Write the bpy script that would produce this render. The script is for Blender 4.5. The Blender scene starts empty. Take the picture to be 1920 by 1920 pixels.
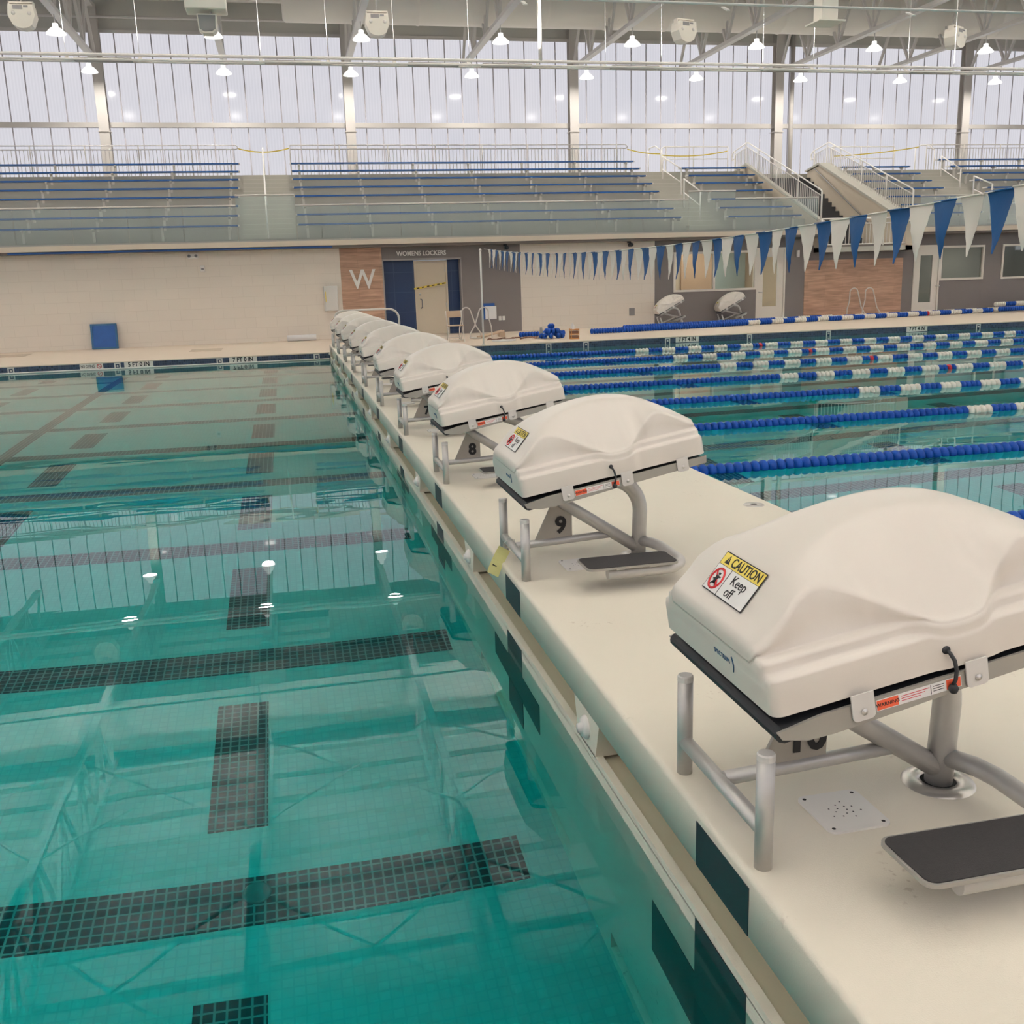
import bpy, bmesh, math, random
from mathutils import Vector, Matrix
random.seed(7)
SC = bpy.context.scene
COL = SC.collection
PI = math.pi

# ------------------------------------------------------------------ materials
def lin(c):
    def f(v):
        v /= 255.0
        return v / 12.92 if v <= 0.04045 else ((v + 0.055) / 1.055) ** 2.4
    return (f(c[0]), f(c[1]), f(c[2]), 1.0)

def mat(name, rgb, rough=0.5, metal=0.0, var=0.0, vscale=8.0, bump=0.0, bscale=40.0, spec=0.5):
    m = bpy.data.materials.new(name); m.use_nodes = True
    nt = m.node_tree; b = nt.nodes['Principled BSDF']
    c = rgb if len(rgb) == 4 else lin(rgb)
    b.inputs['Base Color'].default_value = c
    b.inputs['Roughness'].default_value = rough
    b.inputs['Metallic'].default_value = metal
    b.inputs['Specular IOR Level'].default_value = spec
    tc = nt.nodes.new('ShaderNodeTexCoord')
    if var > 0:
        n = nt.nodes.new('ShaderNodeTexNoise'); n.inputs['Scale'].default_value = vscale
        n.inputs['Detail'].default_value = 4
        nt.links.new(tc.outputs['Object'], n.inputs['Vector'])
        r = nt.nodes.new('ShaderNodeMix'); r.data_type = 'RGBA'
        r.inputs[6].default_value = tuple(max(0, v * (1 - var)) for v in c[:3]) + (1,)
        r.inputs[7].default_value = tuple(min(1, v * (1 + var)) for v in c[:3]) + (1,)
        nt.links.new(n.outputs['Fac'], r.inputs[0]); nt.links.new(r.outputs[2], b.inputs['Base Color'])
    if bump > 0:
        n = nt.nodes.new('ShaderNodeTexNoise'); n.inputs['Scale'].default_value = bscale
        n.inputs['Detail'].default_value = 3
        nt.links.new(tc.outputs['Object'], n.inputs['Vector'])
        bp = nt.nodes.new('ShaderNodeBump'); bp.inputs['Strength'].default_value = bump
        bp.inputs['Distance'].default_value = 0.01
        nt.links.new(n.outputs['Fac'], bp.inputs['Height']); nt.links.new(bp.outputs['Normal'], b.inputs['Normal'])
    return m

def emis(name, rgb, s):
    m = bpy.data.materials.new(name); m.use_nodes = True
    nt = m.node_tree; nt.nodes.clear()
    o = nt.nodes.new('ShaderNodeOutputMaterial'); e = nt.nodes.new('ShaderNodeEmission')
    e.inputs['Color'].default_value = rgb; e.inputs['Strength'].default_value = s
    nt.links.new(e.outputs[0], o.inputs['Surface'])
    return m

def tile_mat(name, rgb, grout, tw, th, rough=0.4, mortar=0.01, axes='XZ', offset=0.0, var=0.04, rgb2=None):
    """tiles laid in metres; axes says which object axes carry the tile grid"""
    m = mat(name, rgb, rough); nt = m.node_tree; b = nt.nodes['Principled BSDF']
    tc = nt.nodes.new('ShaderNodeTexCoord'); sp = nt.nodes.new('ShaderNodeSeparateXYZ'); cb = nt.nodes.new('ShaderNodeCombineXYZ')
    nt.links.new(tc.outputs['Object'], sp.inputs[0])
    nt.links.new(sp.outputs[axes[0]], cb.inputs['X']); nt.links.new(sp.outputs[axes[1]], cb.inputs['Y'])
    br = nt.nodes.new('ShaderNodeTexBrick'); br.offset = offset; br.squash = 1.0
    br.inputs['Scale'].default_value = 1.0
    br.inputs['Brick Width'].default_value = tw; br.inputs['Row Height'].default_value = th
    br.inputs['Mortar Size'].default_value = mortar; br.inputs['Mortar Smooth'].default_value = 0.1
    c = lin(rgb); c2 = lin(rgb2) if rgb2 else c
    br.inputs['Color1'].default_value = tuple(v * (1 - var) for v in c[:3]) + (1,)
    br.inputs['Color2'].default_value = tuple(min(1, v * (1 + var)) for v in c2[:3]) + (1,)
    br.inputs['Mortar'].default_value = lin(grout)
    nt.links.new(cb.outputs[0], br.inputs['Vector']); nt.links.new(br.outputs['Color'], b.inputs['Base Color'])
    return m

def wood_mat(name, rgb):
    m = mat(name, rgb, 0.5); nt = m.node_tree; b = nt.nodes['Principled BSDF']
    tc = nt.nodes.new('ShaderNodeTexCoord'); mp = nt.nodes.new('ShaderNodeMapping')
    mp.inputs['Scale'].default_value = (1.2, 1.2, 14)
    n = nt.nodes.new('ShaderNodeTexNoise'); n.inputs['Scale'].default_value = 1.6; n.inputs['Detail'].default_value = 6
    nt.links.new(tc.outputs['Object'], mp.inputs[0]); nt.links.new(mp.outputs[0], n.inputs['Vector'])
    sp = nt.nodes.new('ShaderNodeSeparateXYZ'); cb = nt.nodes.new('ShaderNodeCombineXYZ')
    nt.links.new(tc.outputs['Object'], sp.inputs[0]); nt.links.new(sp.outputs['X'], cb.inputs['X']); nt.links.new(sp.outputs['Z'], cb.inputs['Y'])
    br = nt.nodes.new('ShaderNodeTexBrick'); br.inputs['Scale'].default_value = 1
    br.inputs['Brick Width'].default_value = 1.3; br.inputs['Row Height'].default_value = 0.22; br.inputs['Mortar Size'].default_value = 0.003
    c = lin(rgb)[:3]
    br.inputs['Color1'].default_value = tuple(v * .92 for v in c) + (1,); br.inputs['Color2'].default_value = tuple(v * 1.1 for v in c) + (1,)
    br.inputs['Mortar'].default_value = tuple(v * .7 for v in c) + (1,)
    nt.links.new(cb.outputs[0], br.inputs['Vector'])
    r = nt.nodes.new('ShaderNodeMix'); r.data_type = 'RGBA'; r.blend_type = 'MULTIPLY'; r.inputs[0].default_value = 1
    rp = nt.nodes.new('ShaderNodeValToRGB'); rp.color_ramp.elements[0].color = (.72, .7, .68, 1); rp.color_ramp.elements[1].color = (1.2, 1.2, 1.2, 1)
    rp.color_ramp.elements[0].position = .3; rp.color_ramp.elements[1].position = .7
    nt.links.new(n.outputs['Fac'], rp.inputs[0]); nt.links.new(br.outputs['Color'], r.inputs[6]); nt.links.new(rp.outputs[0], r.inputs[7])
    nt.links.new(r.outputs[2], b.inputs['Base Color'])
    return m

def glass_mat(name, rgb, mixf, rough=0.02):
    """thin pane: mostly clear, tinted, with a mirror share from Fresnel"""
    m = bpy.data.materials.new(name); m.use_nodes = True
    nt = m.node_tree; nt.nodes.clear()
    o = nt.nodes.new('ShaderNodeOutputMaterial'); t = nt.nodes.new('ShaderNodeBsdfTransparent'); g = nt.nodes.new('ShaderNodeBsdfGlossy')
    d = nt.nodes.new('ShaderNodeBsdfDiffuse'); d.inputs['Color'].default_value = lin(rgb)
    g.inputs['Roughness'].default_value = rough; t.inputs['Color'].default_value = lin((245, 250, 248))
    f = nt.nodes.new('ShaderNodeFresnel'); f.inputs['IOR'].default_value = 1.5
    a = nt.nodes.new('ShaderNodeMixShader'); b = nt.nodes.new('ShaderNodeMixShader')
    a.inputs[0].default_value = mixf
    nt.links.new(t.outputs[0], a.inputs[1]); nt.links.new(d.outputs[0], a.inputs[2])
    nt.links.new(f.outputs[0], b.inputs[0]); nt.links.new(a.outputs[0], b.inputs[1]); nt.links.new(g.outputs[0], b.inputs[2])
    nt.links.new(b.outputs[0], o.inputs['Surface'])
    return m

M = {}
M['deck'] = mat('deck_concrete', (222, 206, 188), .6, var=.03, vscale=1.5)
M['bulk'] = mat('bulkhead_fibreglass', (228, 220, 203), .55, var=.035, vscale=2.2, bump=.12, bscale=260)
def scuffs(m):
    nt = m.node_tree; b = nt.nodes['Principled BSDF']; src = b.inputs['Base Color'].links[0].from_socket
    tc = nt.nodes.new('ShaderNodeTexCoord'); n1 = nt.nodes.new('ShaderNodeTexNoise'); n2 = nt.nodes.new('ShaderNodeTexNoise')
    n1.inputs['Scale'].default_value = 3.1; n1.inputs['Detail'].default_value = 2; n2.inputs['Scale'].default_value = 46; n2.inputs['Detail'].default_value = 3
    a = nt.nodes.new('ShaderNodeMapRange'); a.inputs['From Min'].default_value = .60; a.inputs['From Max'].default_value = .70
    c = nt.nodes.new('ShaderNodeMapRange'); c.inputs['From Min'].default_value = .60; c.inputs['From Max'].default_value = .68
    mu = nt.nodes.new('ShaderNodeMath'); mu.operation = 'MULTIPLY'; m2 = nt.nodes.new('ShaderNodeMath'); m2.operation = 'MULTIPLY'; m2.inputs[1].default_value = .38
    for n, r, k in ((n1, a, 0), (n2, c, 1)):
        nt.links.new(tc.outputs['Object'], n.inputs['Vector']); nt.links.new(n.outputs['Fac'], r.inputs['Value']); nt.links.new(r.outputs[0], mu.inputs[k])
    nt.links.new(mu.outputs[0], m2.inputs[0])
    mx = nt.nodes.new('ShaderNodeMix'); mx.data_type = 'RGBA'; mx.inputs[7].default_value = lin((150, 122, 96))
    nt.links.new(m2.outputs[0], mx.inputs[0]); nt.links.new(src, mx.inputs[6]); nt.links.new(mx.outputs[2], b.inputs['Base Color'])
scuffs(M['bulk'])
M['gutter'] = mat('gutter_fibreglass', (205, 196, 172), .5)
M['black'] = mat('black_paint', (34, 40, 46), .45)
M['cover'] = mat('moulded_white_plastic', (221, 213, 202), .36, bump=.03, bscale=300)
M['steel'] = mat('brushed_stainless', (198, 195, 190), .42, metal=.45, var=.05, vscale=30)
M['alu'] = mat('grey_powder_coat', (160, 157, 150), .42, metal=.35)
M['plate'] = mat('grey_number_plate', (166, 160, 150), .5, metal=.2)
M['cap'] = mat('light_end_cap', (214, 210, 204), .5)
M['grip'] = mat('black_grit_tread', (48, 46, 46), .85, var=.15, vscale=60, bump=.4, bscale=500)
M['rubber'] = mat('black_rubber', (40, 41, 44), .6)
M['white'] = mat('white_paint', (232, 228, 222), .45)
M['whitep'] = mat('white_plate', (226, 222, 216), .4)
M['chrome'] = mat('polished_steel', (205, 201, 195), .28, metal=.7)
M['hole'] = mat('dark_hole', (30, 28, 26), .8)
M['yellow'] = mat('label_yellow', (238, 214, 96), .5)
M['labelw'] = mat('label_white', (236, 234, 230), .5)
M['ink'] = mat('label_ink', (30, 29, 30), .6)
M['red'] = mat('label_red', (200, 40, 44), .5)
M['orange'] = mat('label_orange', (236, 98, 62), .5)
M['spblue'] = mat('label_blue', (40, 92, 130), .5)
M['tagy'] = mat('tag_yellow', (226, 220, 150), .6)
M['blue'] = mat('float_blue', (4, 70, 160), .5, spec=.3)
M['floatw'] = mat('float_white', (232, 226, 214), .4)
M['floatr'] = mat('float_red', (205, 40, 62), .4)
M['penb'] = mat('pennant_blue', (16, 78, 132), .5, spec=.3, bump=.5, bscale=9)
M['penw'] = mat('pennant_white', (226, 220, 208), .45, bump=.4, bscale=9)
M['rope'] = mat('white_rope', (225, 222, 215), .7)
M['railp'] = mat('painted_rail', (206, 200, 192), .4)
M['railw'] = mat('white_rail', (232, 228, 222), .4)
M['conc'] = mat('tier_concrete', (180, 177, 166), .75, var=.05, vscale=1.2)
M['ledge'] = mat('ledge_trim', (206, 192, 174), .6)
M['bench'] = mat('bench_blue', (18, 84, 150), .42)
M['benchleg'] = mat('bench_bracket', (205, 200, 190), .45)
M['soffit'] = mat('soffit_grey', (120, 112, 106), .7)
M['navy'] = tile_mat('navy_wall_tile', (22, 48, 88), (44, 66, 100), .6, .6, .35, .012)
M['walltile'] = tile_mat('beige_wall_tile', (228, 217, 203), (215, 203, 188), .61, .305, .5, .004, 'XZ', .5, .012)
M['greyw'] = mat('charcoal_wall', (120, 113, 110), .6, var=.03, vscale=2)
M['wood'] = wood_mat('wood_plank_panel', (180, 144, 121))
M['doorp'] = mat('door_beige', (206, 192, 170), .45)
M['framew'] = mat('frame_white', (226, 218, 206), .45)
M['framed'] = mat('frame_grey', (150, 144, 140), .5)
M['roomglass'] = glass_mat('office_glass', (150, 150, 148), .12)
M['railglass'] = glass_mat('guard_glass', (205, 214, 206), .07)
M['steelp'] = mat('column_paint', (180, 175, 170), .5)
M['truss'] = mat('truss_paint', (198, 194, 190), .5)
M['ceil'] = mat('ceiling_deck', (222, 218, 212), .8)
M['fascia'] = mat('fascia_grey', (186, 184, 178), .7)
M['duct'] = mat('duct_white', (218, 212, 204), .6)
M['spk'] = mat('speaker_white', (232, 226, 214), .5)
M['grey'] = mat('mid_grey', (134, 132, 132), .6)
M['mull'] = mat('panel_seam', (176, 172, 178), .6)
M['pale'] = mat('office_wall', (214, 196, 172), .7)
M['peach'] = mat('office_peach', (196, 162, 132), .7)
M['teal_in'] = mat('office_teal', (160, 176, 172), .7)
M['dark_in'] = mat('office_dark', (150, 146, 136), .8)
M['paper'] = mat('paper_white', (232, 230, 228), .7)
M['matblue'] = mat('mat_blue', (24, 80, 150), .45, var=.25, vscale=6)
M['tape'] = mat('caution_tape', (226, 200, 70), .5)
M['drain'] = mat('deck_grate', (190, 172, 152), .6)
M['tan'] = mat('chair_tan', (198, 172, 146), .5)
M['brown'] = mat('hose_brown', (126, 92, 74), .7)
M['crate'] = mat('crate_orange', (214, 150, 84), .6)
M['treadd'] = mat('stair_tread_dark', (70, 70, 72), .8)
M['stairw'] = mat('stair_wall_beige', (196, 184, 166), .7)
M['poolwall'] = tile_mat('pool_wall_tile', (206, 214, 208), (176, 186, 182), .15, .15, .4, .006, 'XZ')
M['bandtile'] = tile_mat('blue_band_tile', (34, 52, 78), (78, 92, 108), .056, .056, .3, .005, 'XZ', 0, .25, (58, 76, 104))
M['poolfloor'] = tile_mat('pool_floor_tile', (216, 222, 216), (208, 215, 210), .056, .056, .5, .005, 'XY')
M['lanedark'] = tile_mat('dark_lane_tile', (40, 38, 50), (150, 160, 160), .057, .057, .4, .006, 'XY')
M['stone'] = mat('depth_tile', (244, 238, 228), .5)
M['lampglow'] = emis('lamp_glow', (1, .97, .92, 1), 9.0)
M['lampshade'] = emis('lit_acrylic_shade', (1, .98, .95, 1), 1.15)

def panel_mat(name='translucent_panel_daylight', strength=1.0):
    m = bpy.data.materials.new(name); m.use_nodes = True
    nt = m.node_tree; nt.nodes.clear()
    o = nt.nodes.new('ShaderNodeOutputMaterial'); e = nt.nodes.new('ShaderNodeEmission')
    tc = nt.nodes.new('ShaderNodeTexCoord')
    w = nt.nodes.new('ShaderNodeTexWave'); w.wave_type = 'BANDS'; w.bands_direction = 'X'; w.inputs['Scale'].default_value = 2.6
    w.inputs['Distortion'].default_value = 0
    n = nt.nodes.new('ShaderNodeTexNoise'); n.inputs['Scale'].default_value = .35; n.inputs['Detail'].default_value = 3
    nt.links.new(tc.outputs['Object'], w.inputs['Vector']); nt.links.new(tc.outputs['Object'], n.inputs['Vector'])
    r = nt.nodes.new('ShaderNodeMix'); r.data_type = 'RGBA'
    r.inputs[6].default_value = (.58, .582, .645, 1); r.inputs[7].default_value = (.695, .672, .708, 1)
    nt.links.new(n.outputs['Fac'], r.inputs[0])
    r2 = nt.nodes.new('ShaderNodeMix'); r2.data_type = 'RGBA'; r2.blend_type = 'MULTIPLY'; r2.inputs[0].default_value = .06
    nt.links.new(r.outputs[2], r2.inputs[6]); nt.links.new(w.outputs['Color'], r2.inputs[7])
    nt.links.new(r2.outputs[2], e.inputs['Color']); e.inputs['Strength'].default_value = strength
    g = nt.nodes.new('ShaderNodeBsdfGlossy'); g.inputs['Roughness'].default_value = .12
    mx = nt.nodes.new('ShaderNodeMixShader'); mx.inputs[0].default_value = .017
    nt.links.new(e.outputs[0], mx.inputs[1]); nt.links.new(g.outputs[0], mx.inputs[2])
    nt.links.new(mx.outputs[0], o.inputs['Surface'])
    return m
M['panel'] = panel_mat(); M['fill_panel_end'] = panel_mat('added_fill_glow_end_walls', 2.0); M['fill_panel_near'] = panel_mat('added_fill_glow_near_wall', 1.5)  # end and near wall panels are added fill light, brighter than the far windows

def water_mat():
    m = bpy.data.materials.new('pool_water'); m.use_nodes = True
    nt = m.node_tree; nt.nodes.clear()
    o = nt.nodes.new('ShaderNodeOutputMaterial')
    g = nt.nodes.new('ShaderNodeBsdfGlass'); g.inputs['IOR'].default_value = 1.333; g.inputs['Roughness'].default_value = 0
    v = nt.nodes.new('ShaderNodeVolumeAbsorption'); v.inputs['Color'].default_value = (0, .930, .934, 1); v.inputs['Density'].default_value = .90
    tc = nt.nodes.new('ShaderNodeTexCoord')
    mp = nt.nodes.new('ShaderNodeMapping'); mp.inputs['Scale'].default_value = (.55, 1.0, 1)
    n1 = nt.nodes.new('ShaderNodeTexNoise'); n1.inputs['Scale'].default_value = 1.3; n1.inputs['Detail'].default_value = 1.5
    n2 = nt.nodes.new('ShaderNodeTexNoise'); n2.inputs['Scale'].default_value = .28; n2.inputs['Detail'].default_value = 1
    nt.links.new(tc.outputs['Object'], mp.inputs[0])
    nt.links.new(mp.outputs[0], n1.inputs['Vector']); nt.links.new(mp.outputs[0], n2.inputs['Vector'])
    mr = nt.nodes.new('ShaderNodeMapRange'); mr.inputs['From Min'].default_value = .42; mr.inputs['From Max'].default_value = .68
    mr.inputs['To Min'].default_value = .12; mr.inputs['To Max'].default_value = 1.0
    nt.links.new(n2.outputs['Fac'], mr.inputs['Value'])
    mu = nt.nodes.new('ShaderNodeMath'); mu.operation = 'MULTIPLY'
    nt.links.new(n1.outputs['Fac'], mu.inputs[0]); nt.links.new(mr.outputs[0], mu.inputs[1])
    b = nt.nodes.new('ShaderNodeBump'); b.inputs['Strength'].default_value = 1.0; b.inputs['Distance'].default_value = .006
    nt.links.new(mu.outputs[0], b.inputs['Height']); nt.links.new(b.outputs['Normal'], g.inputs['Normal'])
    nt.links.new(g.outputs[0], o.inputs['Surface']); nt.links.new(v.outputs[0], o.inputs['Volume'])
    return m
M['water'] = water_mat()

# ------------------------------------------------------------------ mesh builder
class MB:
    def __init__(s): s.v = []; s.f = []; s.mi = []; s.cur = 0; s.sm = []
    def use(s, i): s.cur = i; return s
    def add(s, vs, fs, smooth=False):
        o = len(s.v); s.v += [tuple(v) for v in vs]
        for f in fs: s.f.append(tuple(i + o for i in f)); s.mi.append(s.cur); s.sm.append(smooth)
        return s
    def box(s, x0, x1, y0, y1, z0, z1):
        x0, x1 = min(x0, x1), max(x0, x1); y0, y1 = min(y0, y1), max(y0, y1); z0, z1 = min(z0, z1), max(z0, z1)
        v = [(x, y, z) for z in (z0, z1) for y in (y0, y1) for x in (x0, x1)]
        return s.add(v, [(0, 2, 3, 1), (4, 5, 7, 6), (0, 1, 5, 4), (2, 6, 7, 3), (0, 4, 6, 2), (1, 3, 7, 5)])
    def bar(s, a, b, w, h, up=(0, 0, 1)):
        a = Vector(a); b = Vector(b); d = (b - a).normalized(); u = Vector(up)
        if abs(d.dot(u)) > .98: u = Vector((0, 1, 0))
        r = d.cross(u).normalized(); u = r.cross(d)
        vs = []
        for p in (a, b):
            for i, j in ((-1, -1), (1, -1), (1, 1), (-1, 1)): vs.append(p + r * i * w / 2 + u * j * h / 2)
        return s.add(vs, [(3, 2, 1, 0), (4, 5, 6, 7), (0, 1, 5, 4), (1, 2, 6, 5), (2, 3, 7, 6), (3, 0, 4, 7)])
    def tube(s, pts, r, n=10, cap=True, closed=False):
        pts = [Vector(p) for p in pts]; k = len(pts); vs = []; fs = []
        t0 = (pts[1] - pts[0]).normalized()
        u = Vector((0, 0, 1)) if abs(t0.z) < .9 else Vector((1, 0, 0))
        u = (u - t0 * u.dot(t0)).normalized()
        for i, p in enumerate(pts):
            if closed: t = (pts[(i + 1) % k] - pts[i - 1]).normalized()
            elif i == 0: t = t0
            elif i == k - 1: t = (pts[-1] - pts[-2]).normalized()
            else: t = ((pts[i + 1] - p).normalized() + (p - pts[i - 1]).normalized()).normalized()
            u = (u - t * u.dot(t)).normalized(); w = t.cross(u)
            rr = r[i] if isinstance(r, (list, tuple)) else r
            for j in range(n):
                a = 2 * PI * j / n; vs.append(p + (u * math.cos(a) + w * math.sin(a)) * rr)
        m = k if closed else k - 1
        for i in range(m):
            for j in range(n):
                i2 = (i + 1) % k
                fs.append((i * n + j, i * n + (j + 1) % n, i2 * n + (j + 1) % n, i2 * n + j))
        s.add(vs, fs, True)
        if cap and not closed:
            o = len(s.v) - k * n
            s.f.append(tuple(o + j for j in range(n))[::-1]); s.mi.append(s.cur); s.sm.append(False)
            s.f.append(tuple(o + (k - 1) * n + j for j in range(n))); s.mi.append(s.cur); s.sm.append(False)
        return s
    def lathe(s, prof, c=(0, 0, 0), axis='z', n=16, smooth=True):
        """prof: list of (radius, height) revolved round an axis through c"""
        vs = []; fs = []; k = len(prof)
        for r, h in prof:
            for j in range(n):
                a = 2 * PI * j / n; x, y = r * math.cos(a), r * math.sin(a)
                vs.append({'z': (c[0] + x, c[1] + y, c[2] + h), 'x': (c[0] + h, c[1] + x, c[2] + y), 'y': (c[0] + y, c[1] + h, c[2] + x)}[axis])
        for i in range(k - 1):
            for j in range(n): fs.append((i * n + j, i * n + (j + 1) % n, (i + 1) * n + (j + 1) % n, (i + 1) * n + j))
        return s.add(vs, fs, smooth)
    def prism(s, poly, d0, d1, axis='y'):
        """poly in the two other axes, extruded along axis"""
        n = len(poly)
        def P(a, b, d): return {'y': (a, d, b), 'x': (d, a, b), 'z': (a, b, d)}[axis]
        vs = [P(a, b, d0) for a, b in poly] + [P(a, b, d1) for a, b in poly]
        fs = [tuple(range(n)), tuple(range(2 * n - 1, n - 1, -1))] + [(i, i + n, (i + 1) % n + n, (i + 1) % n) for i in range(n)]
        return s.add(vs, fs)
    def mesh(s, name, mats):
        me = bpy.data.meshes.new(name); me.from_pydata(s.v, [], s.f)
        for m in (mats if isinstance(mats, (list, tuple)) else [mats]): me.materials.append(M[m] if isinstance(m, str) else m)
        for p, i, q in zip(me.polygons, s.mi, s.sm): p.material_index = i; p.use_smooth = q
        bm = bmesh.new(); bm.from_mesh(me); bmesh.ops.recalc_face_normals(bm, faces=bm.faces); bm.to_mesh(me); bm.free()
        me.update(); return me
    def build(s, name, mats, parent=None, loc=None, bevel=0, seg=2):
        o = bpy.data.objects.new(name, s.mesh(name, mats)); COL.objects.link(o)
        if parent: o.parent = parent
        if loc: o.location = loc
        if bevel:
            md = o.modifiers.new('bevel', 'BEVEL'); md.width = bevel; md.segments = seg; md.limit_method = 'ANGLE'; md.angle_limit = .7
        return o

def tag(o, label=None, cat=None, group=None, kind=None):
    if label: o['label'] = label
    if cat: o['category'] = cat
    if group: o['group'] = group
    if kind: o['kind'] = kind
    return o
def thing(name, label, cat, loc=(0, 0, 0), rz=0, group=None):
    o = bpy.data.objects.new(name, None); COL.objects.link(o); o.empty_display_size = .1
    o.location = loc; o.rotation_euler = (0, 0, rz); return tag(o, label, cat, group)
def struct(o): o['kind'] = 'structure'; return o
def place(me_or_obj, name, parent=None, loc=(0, 0, 0), rot=(0, 0, 0)):
    me = me_or_obj if isinstance(me_or_obj, bpy.types.Mesh) else me_or_obj.data
    o = bpy.data.objects.new(name, me); COL.objects.link(o); o.location = loc; o.rotation_euler = rot
    if parent: o.parent = parent
    return o
def dup(root, loc, rz=None, label=None, skip=()):
    r = root.copy(); COL.objects.link(r); r.location = loc
    if rz is not None: r.rotation_euler = (0, 0, rz)
    if label: r['label'] = label
    kids = {}
    for c in ALLKIDS(root):
        if c.name.split('.')[0] in skip: continue
        d = c.copy(); COL.objects.link(d); d.parent = r
        for g in ALLKIDS(c):
            e = g.copy(); COL.objects.link(e); e.parent = d
    return r
def ALLKIDS(o): return [c for c in list(COL.objects) if c.parent == o]

FONT = None
def text_mesh(s, size, extrude=.001, spacing=1.0, bold=0):
    """flat lettering as a mesh centred on the origin in the XY plane"""
    cu = bpy.data.curves.new('lettering', 'FONT'); cu.body = s; cu.size = size; cu.extrude = extrude
    cu.align_x = 'CENTER'; cu.align_y = 'CENTER'; cu.resolution_u = 3; cu.offset = bold * size; cu.space_character = spacing
    o = bpy.data.objects.new('lettering', cu); COL.objects.link(o)
    dg = bpy.context.evaluated_depsgraph_get()
    me = bpy.data.meshes.new_from_object(o.evaluated_get(dg)); bpy.data.objects.remove(o); return me
def text(s, size, material, name, parent=None, matrix=None, extrude=.001, bold=0, sx=1.0):
    me = text_mesh(s, size, extrude, 1.0, bold); me.materials.clear(); me.materials.append(M[material])
    o = bpy.data.objects.new(name, me); COL.objects.link(o)
    if parent: o.parent = parent
    mx = matrix or Matrix()
    o.matrix_local = mx @ Matrix.Diagonal((sx, 1, 1, 1)); return o
FACE_FRONT = Matrix.Rotation(PI / 2, 4, 'X')          # lettering that faces -Y

# ------------------------------------------------------------------ layout constants (metres)
ZW = -.38                 # water level; bulkhead deck is z = 0
ZF = -2.93                # pool floor
Y0, Y1 = -1.0, 24.0       # pool sides
XL, XR = -24.0, 42.0      # pool ends
BX0, BX1 = .09, 2.02      # bulkhead faces
def deck_z(y): return -.20 + .016 * max(0, y - Y1)
def lane(k): return .26 + 2.5 * k   # block centres, k = 0 is number 10

# ------------------------------------------------------------------ pool shell
b = MB(); b.box(XL, XR, Y0, Y1, ZF - .2, ZF); struct(b.build('pool_floor', 'poolfloor'))
b = MB(); b.box(XL - .3, XR + .3, Y1, Y1 + .3, ZF - .2, -.42)
b.box(XL - .3, XR + .3, Y0 - .3, Y0, ZF - .2, -.42); b.box(XL - .3, XL, Y0, Y1, ZF - .2, -.42); b.box(XR, XR + .3, Y0, Y1, ZF - .2, -.42)
struct(b.build('pool_wall', 'poolwall'))
b = MB(); b.box(XL, XR, Y1, Y1 + .3, -.42, -.215); b.box(XL, XR, Y0 - .3, Y0, -.42, -.215); struct(b.build('pool_tile_band', 'bandtile'))
# far deck falls gently to the pool, near deck carries the photographer
b = MB()
b.add([(-30, Y1 - .02, -.2), (48, Y1 - .02, -.2), (48, 29.6, deck_z(29.6)), (-30, 29.6, deck_z(29.6)),
       (-30, Y1 - .02, -.225), (48, Y1 - .02, -.225), (48, 29.6, -.4), (-30, 29.6, -.4)],
      [(0, 1, 2, 3), (7, 6, 5, 4), (0, 4, 5, 1), (1, 5, 6, 2), (2, 6, 7, 3), (3, 7, 4, 0)])
b.box(-30, 48, -9, Y0 + .02, -.4, -.2)
b.box(-30, XL + .02, Y0, Y1, -.4, -.2); b.box(XR - .02, 48, Y0, Y1, -.4, -.2)
struct(b.build('floor', 'deck'))
# painted lane tiles on the pool floor
b = MB()
for k in range(10):
    y = .33 + 2.5 * k
    b.box(XL + 1, .15, y - .17, y + .17, ZF, ZF + .004); b.box(3.6, XR - 1, y - .17, y + .17, ZF, ZF + .004)
struct(b.build('trim_1', 'lanedark'))
b = MB()
for k in range(-1, 10):
    for xc in (-1.41, -4.02, -6.66, -9.3, -11.9, -14.5, 4.1, 6.7, 9.3):
        y0 = max(.9 + 2.5 * k, Y0 + .05)
        if 2.22 + 2.5 * k > y0: b.box(xc - .17, xc + .17, y0, 2.22 + 2.5 * k, ZF, ZF + .005)
struct(b.build('trim_2', 'lanedark'))
b = MB(); b.box(-5.06, -4.86, Y0, Y1, ZF, ZF + .006); struct(b.build('trim_3', 'lanedark'))
for k in (1,):
    b = MB(); b.lathe([(.0, .006), (.055, .006), (.066, .008), (.075, .006), (.078, 0)], (-1.3, .38 + 2.5 * k, ZF + .004), n=24)
    o = b.build('floor_drain', 'hole' if False else 'grey')
    tag(o, 'round drain set in the nearest full dark lane line on the pool floor', 'drain')
# water body
b = MB(); b.box(XL - .1, XR + .1, Y0 - .1, Y1 + .1, ZF - .1, ZW)
w = b.build('pool_water', 'water'); tag(w, 'clear teal water filling the pool on both sides of the bulkhead', 'water', kind='stuff')

# ------------------------------------------------------------------ bulkhead
def slots(f, k): return f
bh = thing('bulkhead', 'long white fibreglass bulkhead crossing the pool and carrying the starting blocks', 'bulkhead', (0, 0, 0))
def side_profile(x_face, sgn):
    return None
YB0, YB1 = -.98, 23.9
ZB = -1.53
sl = [(.10 + 2.5 * k - 1.09, .10 + 2.5 * k + 1.09) for k in range(10)]
b = MB()
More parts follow.
